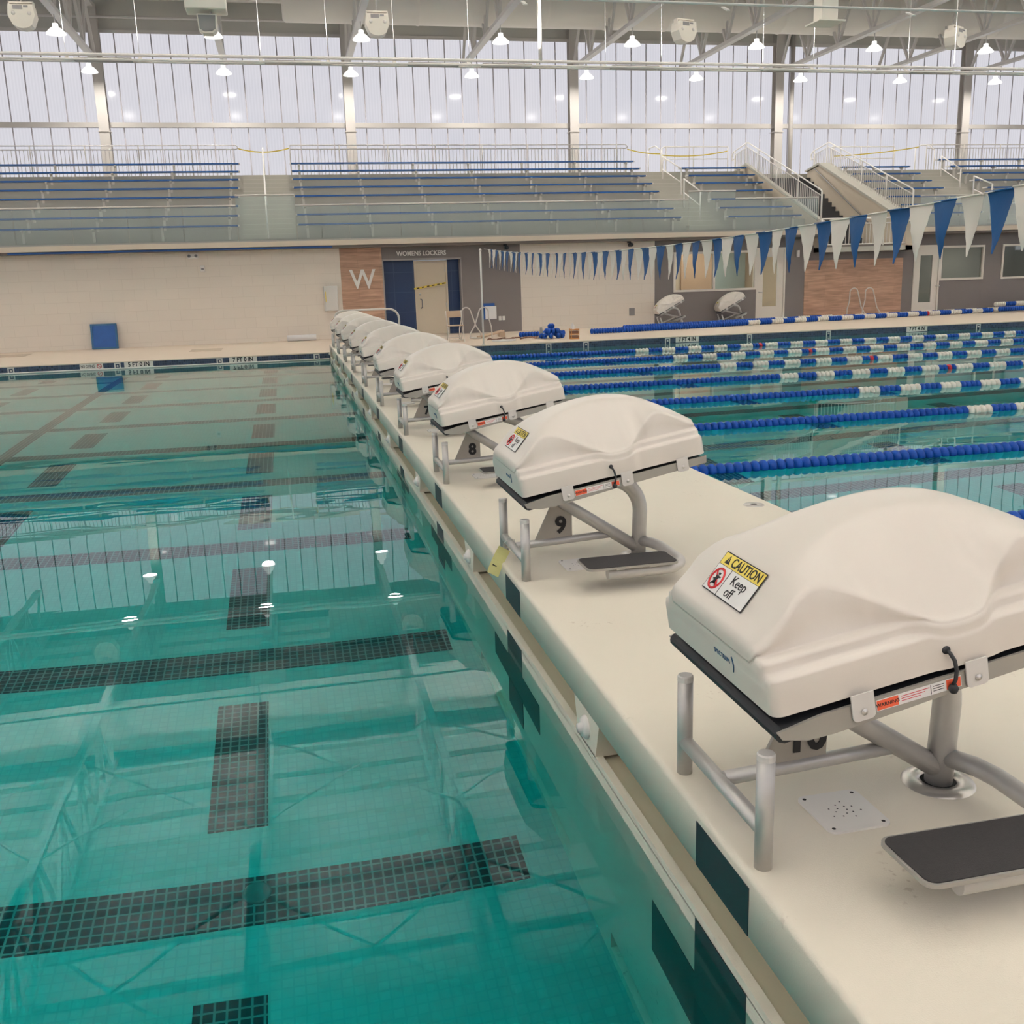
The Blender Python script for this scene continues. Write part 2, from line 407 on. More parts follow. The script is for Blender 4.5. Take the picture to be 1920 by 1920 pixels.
# deck slab with rounded shoulders, swept along y
R = .018
prof = []
for i in range(7):
    a = PI - i * (PI / 2) / 6; prof.append((BX0 + R + R * math.cos(a), -R + R * math.sin(a)))
for i in range(7):
    a = PI / 2 - i * (PI / 2) / 6; prof.append((BX1 - R + R * math.cos(a), -R + R * math.sin(a)))
prof = prof[:7] + [(BX0 + R + .006, 0), (BX1 - R - .006, 0)] + prof[7:] + [(BX1, -R - .006), (BX1, -.165), (BX0, -.165), (BX0, -R - .006)]
n = len(prof); vs = [(x, YB0, z) for x, z in prof] + [(x, YB1, z) for x, z in prof]
b.add(vs, [(i, i + n, (i + 1) % n + n, (i + 1) % n) for i in range(n)], True)
b.add(vs, [tuple(range(n)), tuple(range(2 * n - 1, n - 1, -1))])
# webs between the gutter slots (with sloped jambs) and the gutter channel floor
for face, inn in ((BX0, 1), (BX1, -1)):
    edges = [YB0] + [v for s in sl for v in s] + [YB1]
    for i in range(0, len(edges), 2):
        a, c = max(edges[i], YB0), min(edges[i + 1], YB1)
        if c - a < .02: continue
        x0, x1 = face, face + inn * .16
        v = [(x0, a, -.165), (x0, c, -.165), (x0, c - .05, -.31), (x0, a + .05, -.31), (x1, a + .03, -.165), (x1, c - .03, -.165), (x1, c - .06, -.31), (x1, a + .06, -.31)]
        v = [(p[0], p[1], p[2]) for p in v]
        b.add(v, [(0, 1, 2, 3), (4, 7, 6, 5), (0, 4, 5, 1), (1, 5, 6, 2), (2, 6, 7, 3), (3, 7, 4, 0)])
    x0, x1 = face, face + inn * .03
    b.box(min(x0, x1), max(x0, x1), YB0, YB1, -.335, -.305)     # lip of the gutter
# hull below water with dark lower slots cut as separate pieces
b.box(BX0, BX1, YB0, YB1, -1.36, -.332)
b.box(BX0 + .1, BX1 - .1, YB0, YB1, -1.47, -1.36)
b.box(BX0, BX1, YB0, YB1, ZB, -1.47)
for face, inn in ((BX0, 1), (BX1, -1)):
    for k in range(-1, 11):
        a, c = 1.08 + 1.25 * k - .02, 1.61 + 1.25 * k - .0
        a, c = 1.07 + 2.5 * k, 1.62 + 2.5 * k
        a = max(a, YB0); c = min(c, YB1)
        if c > a: b.box(face, face + inn * .1, a, c, -1.47, -1.36)
b.build('body', 'bulk', bh)
b = MB()
for face, inn in ((BX0, 1), (BX1, -1)):
    xs = face + inn * .16
    b.box(min(xs, xs + inn * .02), max(xs, xs + inn * .02), YB0, YB1, -.33, -.166)
    x0, x1 = face + inn * .028, face + inn * .16
    b.box(min(x0, x1), max(x0, x1), YB0, YB1, -.331, -.322)
b.build('gutter_channel', 'gutter', bh)
for k in range(10):
    yc = .14 + 2.5 * k if k == 0 else .10 + 2.5 * k
    b = MB(); b.box(BX0 - .002, BX0, yc - .16, yc + .16, -.165, -.032)
    o = b.build('target_mark', 'black', bh); o['label'] = 'upper bar of a black cross shaped target mark'
    b = MB(); b.prism([(yc - .16, -.334), (yc + .16, -.334), (yc + .16, -.61), (yc + .5, -.61), (yc + .5, -.92), (yc + .16, -.92), (yc + .16, -1.22), (yc - .16, -1.22), (yc - .16, -.92), (yc - .5, -.92), (yc - .5, -.61), (yc - .16, -.61)], BX0 - .002, BX0, 'x')
    o = b.build('target_mark', 'black', bh); o['label'] = 'black cross shaped target mark under water'
for k in range(-1, 10):
    a, c = max(1.62 + 2.5 * k, YB0), min(3.57 + 2.5 * k, YB1)
    b = MB(); b.box(BX0 + .03, BX0 + .1, a, c, -1.47, -1.36); b.build('hull_slot_shade', 'black', bh)  # black filler paints the shade inside the slot recess
for k in range(10):
    b = MB(); yy = 1.35 + 2.5 * k
    b.lathe([(0, -.035), (.018, -.035), (.02, -.02), (.036, -.02), (.046, -.006), (.046, 0)], (BX0, yy, -.235), 'x', 20)
    o = b.build('hub_cap', 'whitep', bh)

# ------------------------------------------------------------------ starting blocks
SL = .168                                     # platform slope
def pz(u, base=.392): return base + SL * (u - .13)
TH = math.atan(SL)
def platform_matrix(u0, v, z0):               # local x runs up the platform, local z is its normal
    return Matrix.Translation((u0, v, z0)) @ Matrix.Rotation(-TH, 4, 'Y')
HW = .335

def number_lettering(num, parent):
    s = text(str(num), .118, 'ink', 'number', parent, Matrix.Translation((.385, -.0085, .198)) @ FACE_FRONT, .0015, bold=.035)
    return s

def make_block_meshes():
    d = {}
    # posts with caps
    b = MB(); b.tube([(0, 0, 0), (0, 0, .295)], .0225, 18); d['post'] = b.mesh('post', 'steel')
    b = MB(); b.lathe([(.0, .3065), (.0195, .3065), (.0228, .303), (.0228, .288)], n=18, smooth=False); d['post_cap'] = b.mesh('post_cap', 'cap')
    b = MB(); b.tube([(.14, -.25, .1), (.14, .25, .1)], .021, 14); d['crossbar'] = b.mesh('crossbar', 'steel')
    # frame: spine, diagonal, bent upright, side tube that carries the step
    b = MB()
    b.tube([(.15, 0, .108), (.66, 0, .13)], .02, 14)
    b.tube([(.33, 0, .385), (.40, 0, .315), (.80, 0, .045)], .031, 16)
    pts = [(.805, 0, -.012), (.815, 0, .24)]
    for i in range(1, 9):
        a = i / 8 * PI * .42; pts.append((.815 - .15 * (1 - math.cos(a)), 0, .24 + .17 * math.sin(a)))
    pts.append((pts[-1][0] - .08, 0, pts[-1][2] + .03))
    b.tube(pts, .038, 20)
    d['frame'] = b.mesh('frame', 'steel')
    b = MB()
    pts = [(.81, -.01, .084), (.85, -.09, .086), (.865, -.16, .086), (.865, -.40, .086)]
    for i in range(1, 9):
        a = i / 8 * PI / 2; pts.append((.865 - .14 * (1 - math.cos(a)), -.40 - .14 * math.sin(a), .086))
    pts += [(.46, -.54, .086)]
    b.tube(pts, .027, 16)
    b.box(.50, .54, -.56, -.46, .1, .119); b.box(.66, .70, -.56, -.46, .1, .119)
    d['step_tube'] = b.mesh('step_tube', 'steel')
    # step board with rounded corners
    def rounded(x0, x1, y0, y1, r, k=6):
        p = []
        for cx, cy, a0 in ((x1 - r, y1 - r, 0), (x0 + r, y1 - r, PI / 2), (x0 + r, y0 + r, PI), (x1 - r, y0 + r, 1.5 * PI)):
            for i in range(k + 1):
                a = a0 + i * PI / 2 / k; p.append((cx + r * math.cos(a), cy + r * math.sin(a)))
        return p
    b = MB(); b.prism(rounded(.352, .80, -.592, -.392, .03), .118, .128, 'z'); d['step_board'] = b.mesh('step_board', 'alu')
    b = MB(); b.prism(rounded(.359, .793, -.585, -.399, .026), .128, .1305, 'z'); d['step_tread'] = b.mesh('step_tread', 'grip')
    # number plate
    b = MB(); b.prism([(.245, .122), (.445, .124), (.445, .262), (.37, .325), (.345, .325)], -.006, .006, 'y'); d['number_plate'] = b.mesh('number_plate', 'plate')
    # platform slab: black grip top, grey side plates with a tapered nose
    b = MB()
    b.prism([(.127, pz(.127) + .006), (.1225, pz(.1225) - .002), (.1235, pz(.1235) - .012), (.130, pz(.130) - .021), (.145, pz(.145) - .028), (1.02, pz(1.02) - .012), (1.02, pz(1.02) + .022), (.135, pz(.135) + .012)], -HW + .008, HW - .008, 'y')
    d['platform_top'] = b.mesh('platform_top', 'rubber')
    for sd, nm in ((-1, 'near'), (1, 'far')):
        b = MB(); y0, y1 = sd * (HW - .008), sd * HW
        b.prism([(.122, pz(.122) + .006), (.135, pz(.135) - .014), (.2, pz(.2) - .034), (.27, pz(.27) - .037), (.45, pz(.45) - .030), (.63, pz(.63) - .021), (1.035, pz(1.035) - .008), (1.035, pz(1.035) + .028), (.23, pz(.23) + .020)], min(y0, y1), max(y0, y1), 'y')
        d['side_plate_' + nm] = b.mesh('side_plate', 'alu')
    # warning strip on the near side plate
    mx = platform_matrix(.37, -HW - .0008, pz(.37) + .001)
    def strip(x0, x1, z0, z1):
        bb = MB(); bb.box(x0, x1, -.0008, .0002, z0, z1)
        return bb
    d['strip'] = (mx, strip)
    return d
BM = make_block_meshes()

def warn_strip(parent):
    mx = BM['strip'][0]
    b = MB()
    b.use(0).box(0, .225, -.0006, 0, -.014, .014)
    b.use(1).box(.002, .058, -.0012, 0, -.012, .012); b.box(.185, .223, -.0012, 0, -.012, .012)
    b.use(2)
    for i in range(3): b.box(.066, .14 - .012 * i, -.0010, 0, .006 - .006 * i, .0075 - .006 * i)
    b.use(3).box(.143, .1445, -.0012, 0, -.012, .012)
    for i in range(3): b.box(.150, .178, -.0010, 0, .006 - .006 * i, .0075 - .006 * i)
    o = b.build('warning_strip', ['labelw', 'orange', 'floatr', 'ink'], parent); o.matrix_local = mx
    o['label'] = 'orange and white warning strip'
    t = text('WARNING', .0125, 'ink', 'warning_lettering', o, Matrix.Translation((.03, -.0016, 0)) @ FACE_FRONT, .0002, .02)
    return o

def block_parts(t, num, steps=True, numbered=True, strip_on=True):
    for sd in (-1, 1):
        p = place(BM['post'], 'post', t, (.14, sd * .25, 0)); place(BM['post_cap'], 'post_cap', p)
    place(BM['crossbar'], 'crossbar', t); place(BM['frame'], 'frame', t)
    place(BM['step_tube'], 'step_tube', t)
    sb = place(BM['step_board'], 'step_board', t); place(BM['step_tread'], 'step_tread', sb)
    place(BM['platform_top'], 'platform_top', t)
    for nm in ('near', 'far'): place(BM['side_plate_' + nm], 'side_plate', t)
    if numbered:
        np_ = place(BM['number_plate'], 'number_plate', t); number_lettering(num, np_)
    if strip_on: warn_strip(t)

# ---- moulded cover
CU0, CL = .118, .932
def lerp_tab(tab, x):
    for (x0, y0), (x1, y1) in zip(tab, tab[1:]):
        if x <= x1:
            f = (x - x0) / (x1 - x0); f = max(0, min(1, f)); f = f * f * (3 - 2 * f) if False else f
            return y0 + (y1 - y0) * f
    return tab[-1][1]
def smooth_tab(tab, x):
    # Catmull-Rom through the table
    n = len(tab)
    for i in range(n - 1):
        if x <= tab[i + 1][0] or i == n - 2:
            x0, y0 = tab[i]; x1, y1 = tab[i + 1]
            m0 = (y1 - tab[i - 1][1]) / (x1 - tab[i - 1][0]) if i > 0 else (y1 - y0) / (x1 - x0)
            m1 = (tab[i + 2][1] - y0) / (tab[i + 2][0] - x0) if i < n - 2 else (y1 - y0) / (x1 - x0)
            h = x1 - x0; t = max(0, min(1, (x - x0) / h))
            return (2*t**3-3*t**2+1)*y0 + (t**3-2*t**2+t)*h*m0 + (-2*t**3+3*t**2)*y1 + (t**3-t**2)*h*m1
A_TAB = [(0, .142), (.025, .154), (.059, .176), (.10, .210), (.144, .246), (.2, .279), (.3, .312), (.4, .328), (.5, .334), (.6, .329), (.7, .311), (.8, .277), (.89, .228), (.95, .187), (1.0, .146)]
E_TAB = [(0, .138), (.025, .151), (.059, .173), (.10, .206), (.144, .236), (.185, .251), (.22, .251), (.27, .234), (.35, .190), (.43, .146), (.49, .126), (.56, .122), (.61, .134), (.67, .172), (.73, .216), (.78, .240), (.82, .238), (.87, .213), (.94, .168), (1.0, .142)]
C_TAB = [(0, .29), (.06, .245), (.144, .175), (.22, .135), (.3, .108), (.42, .09), (.52, .085), (.66, .092), (.78, .105), (.88, .14), (.95, .2), (1.0, .28)]
def sstep(a, b, x):
    t = max(0, min(1, (x - a) / (b - a))); return t * t * (3 - 2 * t)
def cover_mesh():
    NS = 96
    ss = [0, .004, .010, .018] + [.018 + (1 - .036) * (i / (NS - 1)) for i in range(1, NS)] + [.990, .996, 1.0]
    W = .336; rc = .028
    secs = []
    for s in ss:
        u = s * CL; inset = 0; e = min(u, CL - u)
        if e < rc: inset = rc - math.sqrt(max(0, rc * rc - (rc - e) ** 2))
        w0 = W - inset
        A = smooth_tab(A_TAB, s); E = min(smooth_tab(E_TAB, s), A - .001); C = smooth_tab(C_TAB, s)
        drop = .022 * (1 - e / .014) ** 2 if e < .014 else 0
        A -= drop; E -= drop
        cl = (1 - sstep(.385, .47, s)) + sstep(.60, .675, s)            # lower ledge
        cu = (1 - sstep(.33, .42, s)) + sstep(.64, .71, s)              # upper ledge
        pad = sstep(.44, .49, s) * (1 - sstep(.60, .65, s)) * .007      # middle of the side stands proud
        lo = min(.088, E - .052); h2 = min(.119, E - .022)
        mnd = max(0, min(1, (E - .13) / .12))
        e_in = .026 + .074 * mnd
        side = [(-pad, 0), (-pad + .002, .04), (-pad + .004, lo - .006), (-pad + .006, lo)]
        side += [(.008 + .012 * cl - pad, lo + .003), (.009 + .024 * cl - pad, lo + .005), (.010 + .027 * cl - pad, lo + .010), (.011 + .027 * cl - pad, h2 - .008), (.012 + .028 * cl - pad, h2 - .002)]
        g = .013 + .028 * cl - pad
        side += [(g + .003 + .009 * cu, h2 + .003), (g + .004 + .022 * cu, h2 + .004), (g + .005 + .025 * cu, h2 + .008)]
        last = side[-1][0]; ei = max(e_in, last + .006)
        top = max(E - .016, h2 + .012)
        side += [(last + (ei - .010 - last) * .5, h2 + .009 + (top - h2 - .009) * .5), (ei - .010, top), (ei - .004, max(E - .006, top + .002)), (ei + .004, max(E, top + .004))]
        wt = w0 - side[-1][0]; E2 = side[-1][1]; C = min(C, wt - .008)
        half = [(-(w0 - i), h) for i, h in side]
        NQ = 11
        for j in range(1, NQ):
            q = j / NQ; f = 1 - (1 - q) ** 1.22
            half.append((-(wt + (C - wt) * q), E2 + (A - E2) * f))
        half += [(-C, A), (-C * .72, A + .0035), (-C * .36, A + .005)]
        pts = half + [(0, A + .0055)] + [(-v, h) for v, h in half[::-1]]
        secs.append((u, pts))
    b = MB(); vs = []; k = len(secs[0][1])
    for u, pts in secs:
        for v, h in pts: vs.append((u, v, h))
    fs = []
    for i in range(len(secs) - 1):
        for j in range(k - 1): fs.append((i * k + j, (i + 1) * k + j, (i + 1) * k + j + 1, i * k + j + 1))
    b.add(vs, fs, True)
    for i in (0, len(secs) - 1):
        o = i * k
        b.add([vs[o + j] for j in range(k)], [(j, j + 1, k - 2 - j, k - 1 - j) for j in range(k // 2 - 1)] + [(k // 2 - 1, k // 2, k // 2 + 1)], True)
    me = b.mesh('cover', 'cover')
    bm = bmesh.new(); bm.from_mesh(me); bmesh.ops.remove_doubles(bm, verts=bm.verts, dist=.0003)
    bmesh.ops.recalc_face_normals(bm, faces=bm.faces); bm.to_mesh(me); bm.free()
    for p in me.polygons: p.use_smooth = True
    return me
COVER = cover_mesh()
def top_height(s): return smooth_tab(A_TAB, s)

def caution_label(parent):
    """sticker on the sloping front of the cover, in the cover's own axes"""
    s0, s1 = .059, .144
    u0, u1 = s0 * CL, s1 * CL
    # tilt follows the moulded slope between the two ends
    h0, h1 = .1765, .2465
    p0 = Vector((u0, 0, h0)); p1 = Vector((u1, 0, h1)); up = (p1 - p0).normalized()
    right = Vector((0, -1, 0)); nrm = right.cross(up).normalized()
    c = (p0 + p1) / 2 + nrm * .0075
    mx = Matrix(((right.x, up.x, nrm.x, c.x), (right.y, up.y, nrm.y, c.y), (right.z, up.z, nrm.z, c.z), (0, 0, 0, 1)))
    L = (p1 - p0).length; w, h = .116, L / 2 + .006
    b = MB()
    b.use(0).box(-w, w, -h, h, -.0006, 0)
    b.use(1).box(-w + .003, w - .003, h * .36, h - .003, 0, .0006)
    b.use(2).box(-w + .003, w - .003, -h + .003, h * .34, 0, .0006)
    b.use(0).box(-w * .30, -w * .28, -h + .003, h * .34, .0004, .001)
    tz = .0007
    b.add([(-w * .82, h * .46, tz), (-w * .58, h * .46, tz), (-w * .70, h * .90, tz)], [(0, 1, 2)])
    b.use(1).box(-w * .707, -w * .693, h * .58, h * .76, tz, tz + .0003)
    # prohibition ring with a walking figure
    cx, cy, r = -w * .65, -h * .32, h * .50
    b.use(0).tube([(cx, cy - r * .55, .0008), (cx, cy + r * .3, .0008)], .006, 6)
    b.box(cx - .005, cx + .005, cy + r * .38, cy + r * .6, .0006, .0014)
    b.bar((cx - .016, cy - r * .15, .001), (cx + .014, cy + r * .25, .001), .004, .001)
    b.bar((cx, cy - r * .1, .001), (cx - .015, cy - r * .7, .001), .005, .001); b.bar((cx, cy - r * .1, .001), (cx + .013, cy - r * .7, .001), .005, .001)
    b.use(3).tube([(cx + r * math.cos(a), cy + r * math.sin(a), .0012) for a in [i * PI / 16 for i in range(32)]], .0035, 6, closed=True)
    b.bar((cx - r * .7, cy + r * .7, .0014), (cx + r * .7, cy - r * .7, .0014), .006, .001)
    o = b.build('caution_label', ['ink', 'yellow', 'labelw', 'red'], parent); o.matrix_local = mx
    o['label'] = 'yellow and white caution label'
    text('CAUTION', h * .66, 'ink', 'label_lettering', o, Matrix.Translation((w * .20, h * .64, .0012)), .0003, .012, sx=.92)
    text('Keep', h * .66, 'ink', 'label_lettering', o, Matrix.Translation((w * .30, -h * .04, .0012)), .0003, .006)
    text('off', h * .66, 'ink', 'label_lettering', o, Matrix.Translation((w * .16, -h * .60, .0012)), .0003, .006)
    return o

def maker_mark(parent):
    o = text('SPECTRUM', .019, 'spblue', 'maker_lettering', parent,
             Matrix(((0, 0, -1, -.0012), (-1, 0, 0, -.075), (0, 1, 0, .062), (0, 0, 0, 1))), .0004, sx=1.0)
    b = MB(); b.tube([(-.0016, -.137 - .006 * math.sin(i / 8 * PI), .040 + .042 * i / 8) for i in range(9)], .0016, 6)
    p = b.build('maker_swoosh', 'spblue', parent)
    return o

def clip_mesh():
    b = MB(); r = .012; w, h0, h1 = .029, -.058, .010
    p = [(w, h1), (-w, h1)]
    for cx, a0 in ((-w + r, PI), (w - r, 1.5 * PI)):
        for i in range(5): p.append((cx + r * math.cos(a0 + i * PI / 8), h0 + r + r * math.sin(a0 + i * PI / 8)))
    b.prism(p, -.004, 0, 'y'); return b.mesh('clip', 'cap')
CLIP = clip_mesh()
def bolt_mesh():
    b = MB(); b.lathe([(0, -.0075), (.004, -.0075), (.0045, -.006), (.007, -.006), (.0085, -.004)], (0, 0, -.036), 'y', 14); return b.mesh('bolt', 'chrome')
BOLT = bolt_mesh()
def cord_mesh():
    b = MB()
    pts = [(.448, -.336, .048), (.449, -.352, .044), (.455, -.358, .026), (.457, -.360, .0), (.452, -.360, -.022), (.446, -.358, -.034)]
    b.tube(pts, .0048, 8)
    b.lathe([(0, -.012), (.008, -.010), (.0125, 0), (.008, .010), (0, .012)], (.446, -.358, -.044), 'z', 12)
    b.lathe([(0, -.006), (.009, -.005), (.0105, -.002), (.0105, .0)], (.448, -.338, .048), 'y', 12)
    return b.mesh('tether_cord', 'rubber')
CORD = cord_mesh()

def cover_parts(t, fine=True):
    place(COVER, 'shell', t)
    caution_label(t)
    if fine: maker_mark(t)
    for sd in (-1, 1):
        for u in (.215, .515, .80):
            c = place(CLIP, 'clip', t, (u, -.350 if sd < 0 else .326, .0), (0, 0, 0 if sd < 0 else PI)); place(BOLT, 'bolt', c, (0, -.003, 0))
    place(CORD, 'tether_cord', t)

NUM_WORD = {10: 'ten', 9: 'nine', 8: 'eight', 7: 'seven', 6: 'six', 5: 'five', 4: 'four', 3: 'three', 2: 'two', 1: 'one'}
ORD = ['nearest', 'second nearest', 'third nearest', 'fourth nearest', 'fifth nearest', 'fifth farthest', 'fourth farthest', 'third farthest', 'second farthest', 'farthest']
cover_proto = None
for k in range(10):
    num = 10 - k
    t = thing('starting_block', 'grey steel starting block numbered %d, %s on the white bulkhead' % (num, ORD[k]), 'starting block', (0, lane(k), 0), 0, 'starting blocks along the bulkhead')
    block_parts(t, num)
    lab = 'white moulded cover strapped on starting block %d, %s of the ten on the bulkhead' % (num, ORD[k])
    loc = (CU0, lane(k) + .012, pz(CU0) + .037)
    if cover_proto is None:
        cover_proto = thing('block_cover', lab, 'cover', loc, 0, 'white covers on the bulkhead blocks'); cover_parts(cover_proto)
        cover_proto.rotation_euler = (0, -TH, 0)
    else:
        dup(cover_proto, loc, None, lab)
    # floor fittings beside each block
    f = MB(); c = (.805, lane(k), 0)
    f.lathe([(.048, -.004), (.05, .008), (.07, .012), (.094, .007), (.1, 0)], c, 'z', 28)
    fl = f.build('anchor_flange', 'chrome'); tag(fl, 'round steel anchor ring at the foot of starting block %d' % num, 'flange', 'anchor rings of the blocks')
    f = MB(); f.lathe([(0, .003), (.0495, .003)], c, 'z', 20); f.build('socket', 'hole', fl)
    g = MB(); x0, x1, y0, y1, r = .372, .552, lane(k) - .17, lane(k) + .02, .022; p = []
    for cx, cy, a0 in ((x1 - r, y1 - r, 0), (x0 + r, y1 - r, PI / 2), (x0 + r, y0 + r, PI), (x1 - r, y0 + r, 1.5 * PI)):
        for i in range(6): p.append((cx + r * math.cos(a0 + i * PI / 10), cy + r * math.sin(a0 + i * PI / 10)))
    g.prism(p, 0, .006, 'z')
    gp = g.build('access_plate', 'whitep'); tag(gp, 'square white perforated plate on the deck under starting block %d' % num, 'plate', 'perforated plates under the blocks')
    if k < 4:
        rr = random.Random(3); h = MB()
        for sx in (x0 + .018, x1 - .018):
            for sy in (y0 + .018, y1 - .018): h = MB(); h.lathe([(0, .0066), (.0055, .0066)], (sx, sy, 0), 'z', 10); h.build('screw', 'hole', gp)
        h = MB(); cx, cy = (x0 + x1) / 2, (y0 + y1) / 2
        for i in range(14):
            a = i * 2.4; q = .012 + .0028 * i
            h.lathe([(0, .0066), (.0026, .0066)], (cx + q * math.cos(a), cy + q * math.sin(a), 0), 'z', 8)
        h.build('speaker_hole', 'hole', gp)

# yellow tag hanging from the crossbar of block 9
t = thing('inspection_tag', 'pale yellow paper tag hanging from the crossbar of starting block 9', 'tag', (.135, lane(1) + .1, .085), 0)
b = MB(); b.tube([(0, 0, .042), (-.028, -.004, .02), (-.032, -.006, -.005), (-.02, -.006, -.01), (.02, 0, .0), (.03, 0, .03), (0, 0, .042)], .0015, 6)
b.build('wire', 'rope', t)
b = MB(); cz = -.0; pts = []
mx = Matrix.Translation((-.062, -.015, -.075)) @ Matrix.Rotation(.55, 4, 'Y') @ Matrix.Rotation(-.25, 4, 'X')
for i in range(5):
    z = -.075 + .15 * i / 4; bend = .014 * math.sin(i / 4 * PI)
    pts.append((z, bend))
vs = []
for z, bd in pts:
    for s in (-.034, .034):
        vs.append(mx @ Vector((s, bd, z)))
vs2 = [v + Vector((0, .0016, 0)) for v in vs]
fs = [(2 * i, 2 * i + 1, 2 * i + 3, 2 * i + 2) for i in range(4)]
b.add(vs + vs2, fs + [tuple(j + 10 for j in f[::-1]) for f in fs])
b.build('paper', 'tagy', t)
b = MB()
for i in range(3):
    b.add([mx @ Vector((x, .0105, z)) for x, z in ((-.02, .02 - .012 * i - .05), (.004, .02 - .012 * i - .05), (.004, .026 - .012 * i - .05), (-.02, .026 - .012 * i - .05))], [(0, 1, 2, 3)])
b.build('printed_mark', 'ink', t)
# socket cap in the bulkhead deck
b = MB(); b.lathe([(0, .004), (.022, .004), (.024, .007), (.06, .006), (.066, 0)], (1.885, 3.62, 0), 'z', 28)
o = b.build('deck_socket', 'chrome'); tag(o, 'round steel socket cap in the bulkhead deck behind block 9', 'socket')
f = MB(); f.lathe([(0, .0052), (.02, .0052)], (1.885, 3.62, 0), 'z', 20); f.build('keyhole', 'hole', o)
# safety rail across the far end of the bulkhead
b = MB(); yb = 23.6; pts = [(.2, yb, 0), (.24, yb, .6)]
pts += [(.24 + .24 * (1 - math.cos(i / 6 * PI / 2)), yb, .6 + .24 * math.sin(i / 6 * PI / 2)) for i in range(1, 7)]
pts += [(1.62 + .25 * math.sin(i / 6 * PI / 2), yb, .6 + .24 * math.cos(i / 6 * PI / 2)) for i in range(0, 7)]
pts += [(1.87, yb, 0)]
b.tube(pts, .026, 12)
tag(b.build('safety_rail', 'railp'), 'white tubular hoop rail across the far end of the bulkhead', 'rail')

# ------------------------------------------------------------------ lane ropes
def disc_mesh(name, m, r=.074, L=.0835):
    b = MB(); prof = [(.02, 0), (r * .72, .004), (r * .96, L * .28), (r, L * .5), (r * .96, L * .72), (r * .72, L - .004), (.02, L)]
    b.lathe(prof, axis='x', n=14); return b.mesh(name, m)
DISC = {'b': disc_mesh('float', 'blue'), 'w': disc_mesh('float', 'floatw'), 'r': disc_mesh('float', 'floatr')}
PIT = .0875
def rope_pattern(i):
    if i < 61: return 'b'
    j = i - 61; seg = j // 4
    if i == 99: return 'r'
    return 'w' if seg % 2 == 0 else 'b'
ropeY = [1.5 + 2.5 * k - .03 for k in range(9)]
def stuff_discs(idx, off):
    b = MB(); r = .074; L = .0835
    prof = [(.02, 0), (r * .9, .012), (r, L * .5), (r * .9, L - .012), (.02, L)]
    for i in idx:
        b.use({'b': 0, 'w': 1, 'r': 2}[rope_pattern(i)]); b.lathe(prof, (off + i * PIT, 0, 0), 'x', 10)
    return b
ROPEORD = ['nearest the camera', 'second from the camera', 'third from the camera', 'fourth from the camera', 'fifth from the camera', 'sixth from the camera', 'seventh from the camera', 'second from the far wall', 'nearest the far wall']
XROPE = BX1 + .10
stuff_mesh = None
for k, y in enumerate(ropeY):
    t = thing('lane_rope', 'floating blue and white lane rope %s, right of the bulkhead' % ROPEORD[k], 'lane rope', (XROPE, y, ZW + .012), 0, 'lane ropes in the right hand pool')
    b = MB(); b.tube([(-.1, 0, .0), (32.2, 0, 0)], .006, 6); b.build('cable', 'steel', t)
    # the discs that show largest are the nearest visible ones
    first = {0: 18, 1: 3}.get(k, 0)
    show = set(range(first, first + 100))
    for i in sorted(show): place(DISC[rope_pattern(i)], 'float', t, (i * PIT, 0, 0))
    rest = [i for i in range(0, 352) if i not in show]
    if first not in (18, 3):
        if stuff_mesh is None: stuff_mesh = stuff_discs(rest, 0).mesh('float_run', ['blue', 'floatw', 'floatr'])
        o = place(stuff_mesh, 'float_run', t)
    else:
        o = stuff_discs(rest, 0).build('float_run', ['blue', 'floatw', 'floatr'], t)
    o['kind'] = 'stuff'

# ------------------------------------------------------------------ backstroke flags
XFL = 4.3
def flag_z(y): return 1.84 + .0027 * (y - 11.5) ** 2
t = thing('flag_line', 'string of blue and white pennants hung across the right hand pool', 'pennants', (0, 0, 0))
b = MB(); ys = [Y1 + .15 - i * (Y1 + 1.3) / 40 for i in range(41)]
b.tube([(XFL if y < Y1 else XFL - .05, y, flag_z(y)) for y in ys], .005, 6); b.build('line', 'rope', t)
y = 23.72; i = 0
rr = random.Random(11)
def pennant_mesh(m, w=.305, h=.455, tw=.02, seed=0):
    q = random.Random(seed); b = MB(); vs = []; n = 9
    for j in range(n + 1):
        f = j / n; hw = w / 2 * (1 - f * .97)
        off = tw * math.sin(f * 2.6 + seed) + q.uniform(-.004, .004)
        for s in (-1, -.33, .33, 1):
            vs.append((off + .012 * (1 - s * s) * math.sin(3 * f + seed), s * hw + .01 * f * math.sin(seed * 1.7), -h * f))
    fs = [(j * 4 + c, j * 4 + c + 1, j * 4 + c + 5, j * 4 + c + 4) for j in range(n) for c in range(3)]
    b.add(vs, fs, True)
    vs2 = [(x - .0015, yy, z) for x, yy, z in vs]
    b.add(vs2, [f[::-1] for f in fs], True)
    b.tube([(0, -w / 2, 0), (0, w / 2, 0)], .0075, 6)
    return b.mesh('pennant', m)
PB = [pennant_mesh('penb', seed=s) for s in range(4)]; PW = [pennant_mesh('penw', seed=s + 7) for s in range(4)]
while y > 3.2:
    me = (PW if i % 2 == 0 else PB)[i % 4]
    o = place(me, 'pennant', t, (XFL, y, flag_z(y)), (0, 0, rr.uniform(-.1, .1)))
    o['label'] = 'white pennant' if i % 2 == 0 else 'blue pennant'
    y -= .3125; i += 1
t = thing('flag_pole', 'slim white pole standing on the far pool edge holding the pennant string', 'pole', (4.15, Y1 + .15, -.2))
b = MB(); b.tube([(0, 0, 0), (0, 0, 2.43)], .024, 12); b.build('post', 'railw', t)
b = MB(); b.lathe([(0, .06), (.028, .045), (.036, .015), (.03, -.015), (.024, -.02)], (0, 0, 2.43), 'z', 12); b.build('finial', 'railw', t)
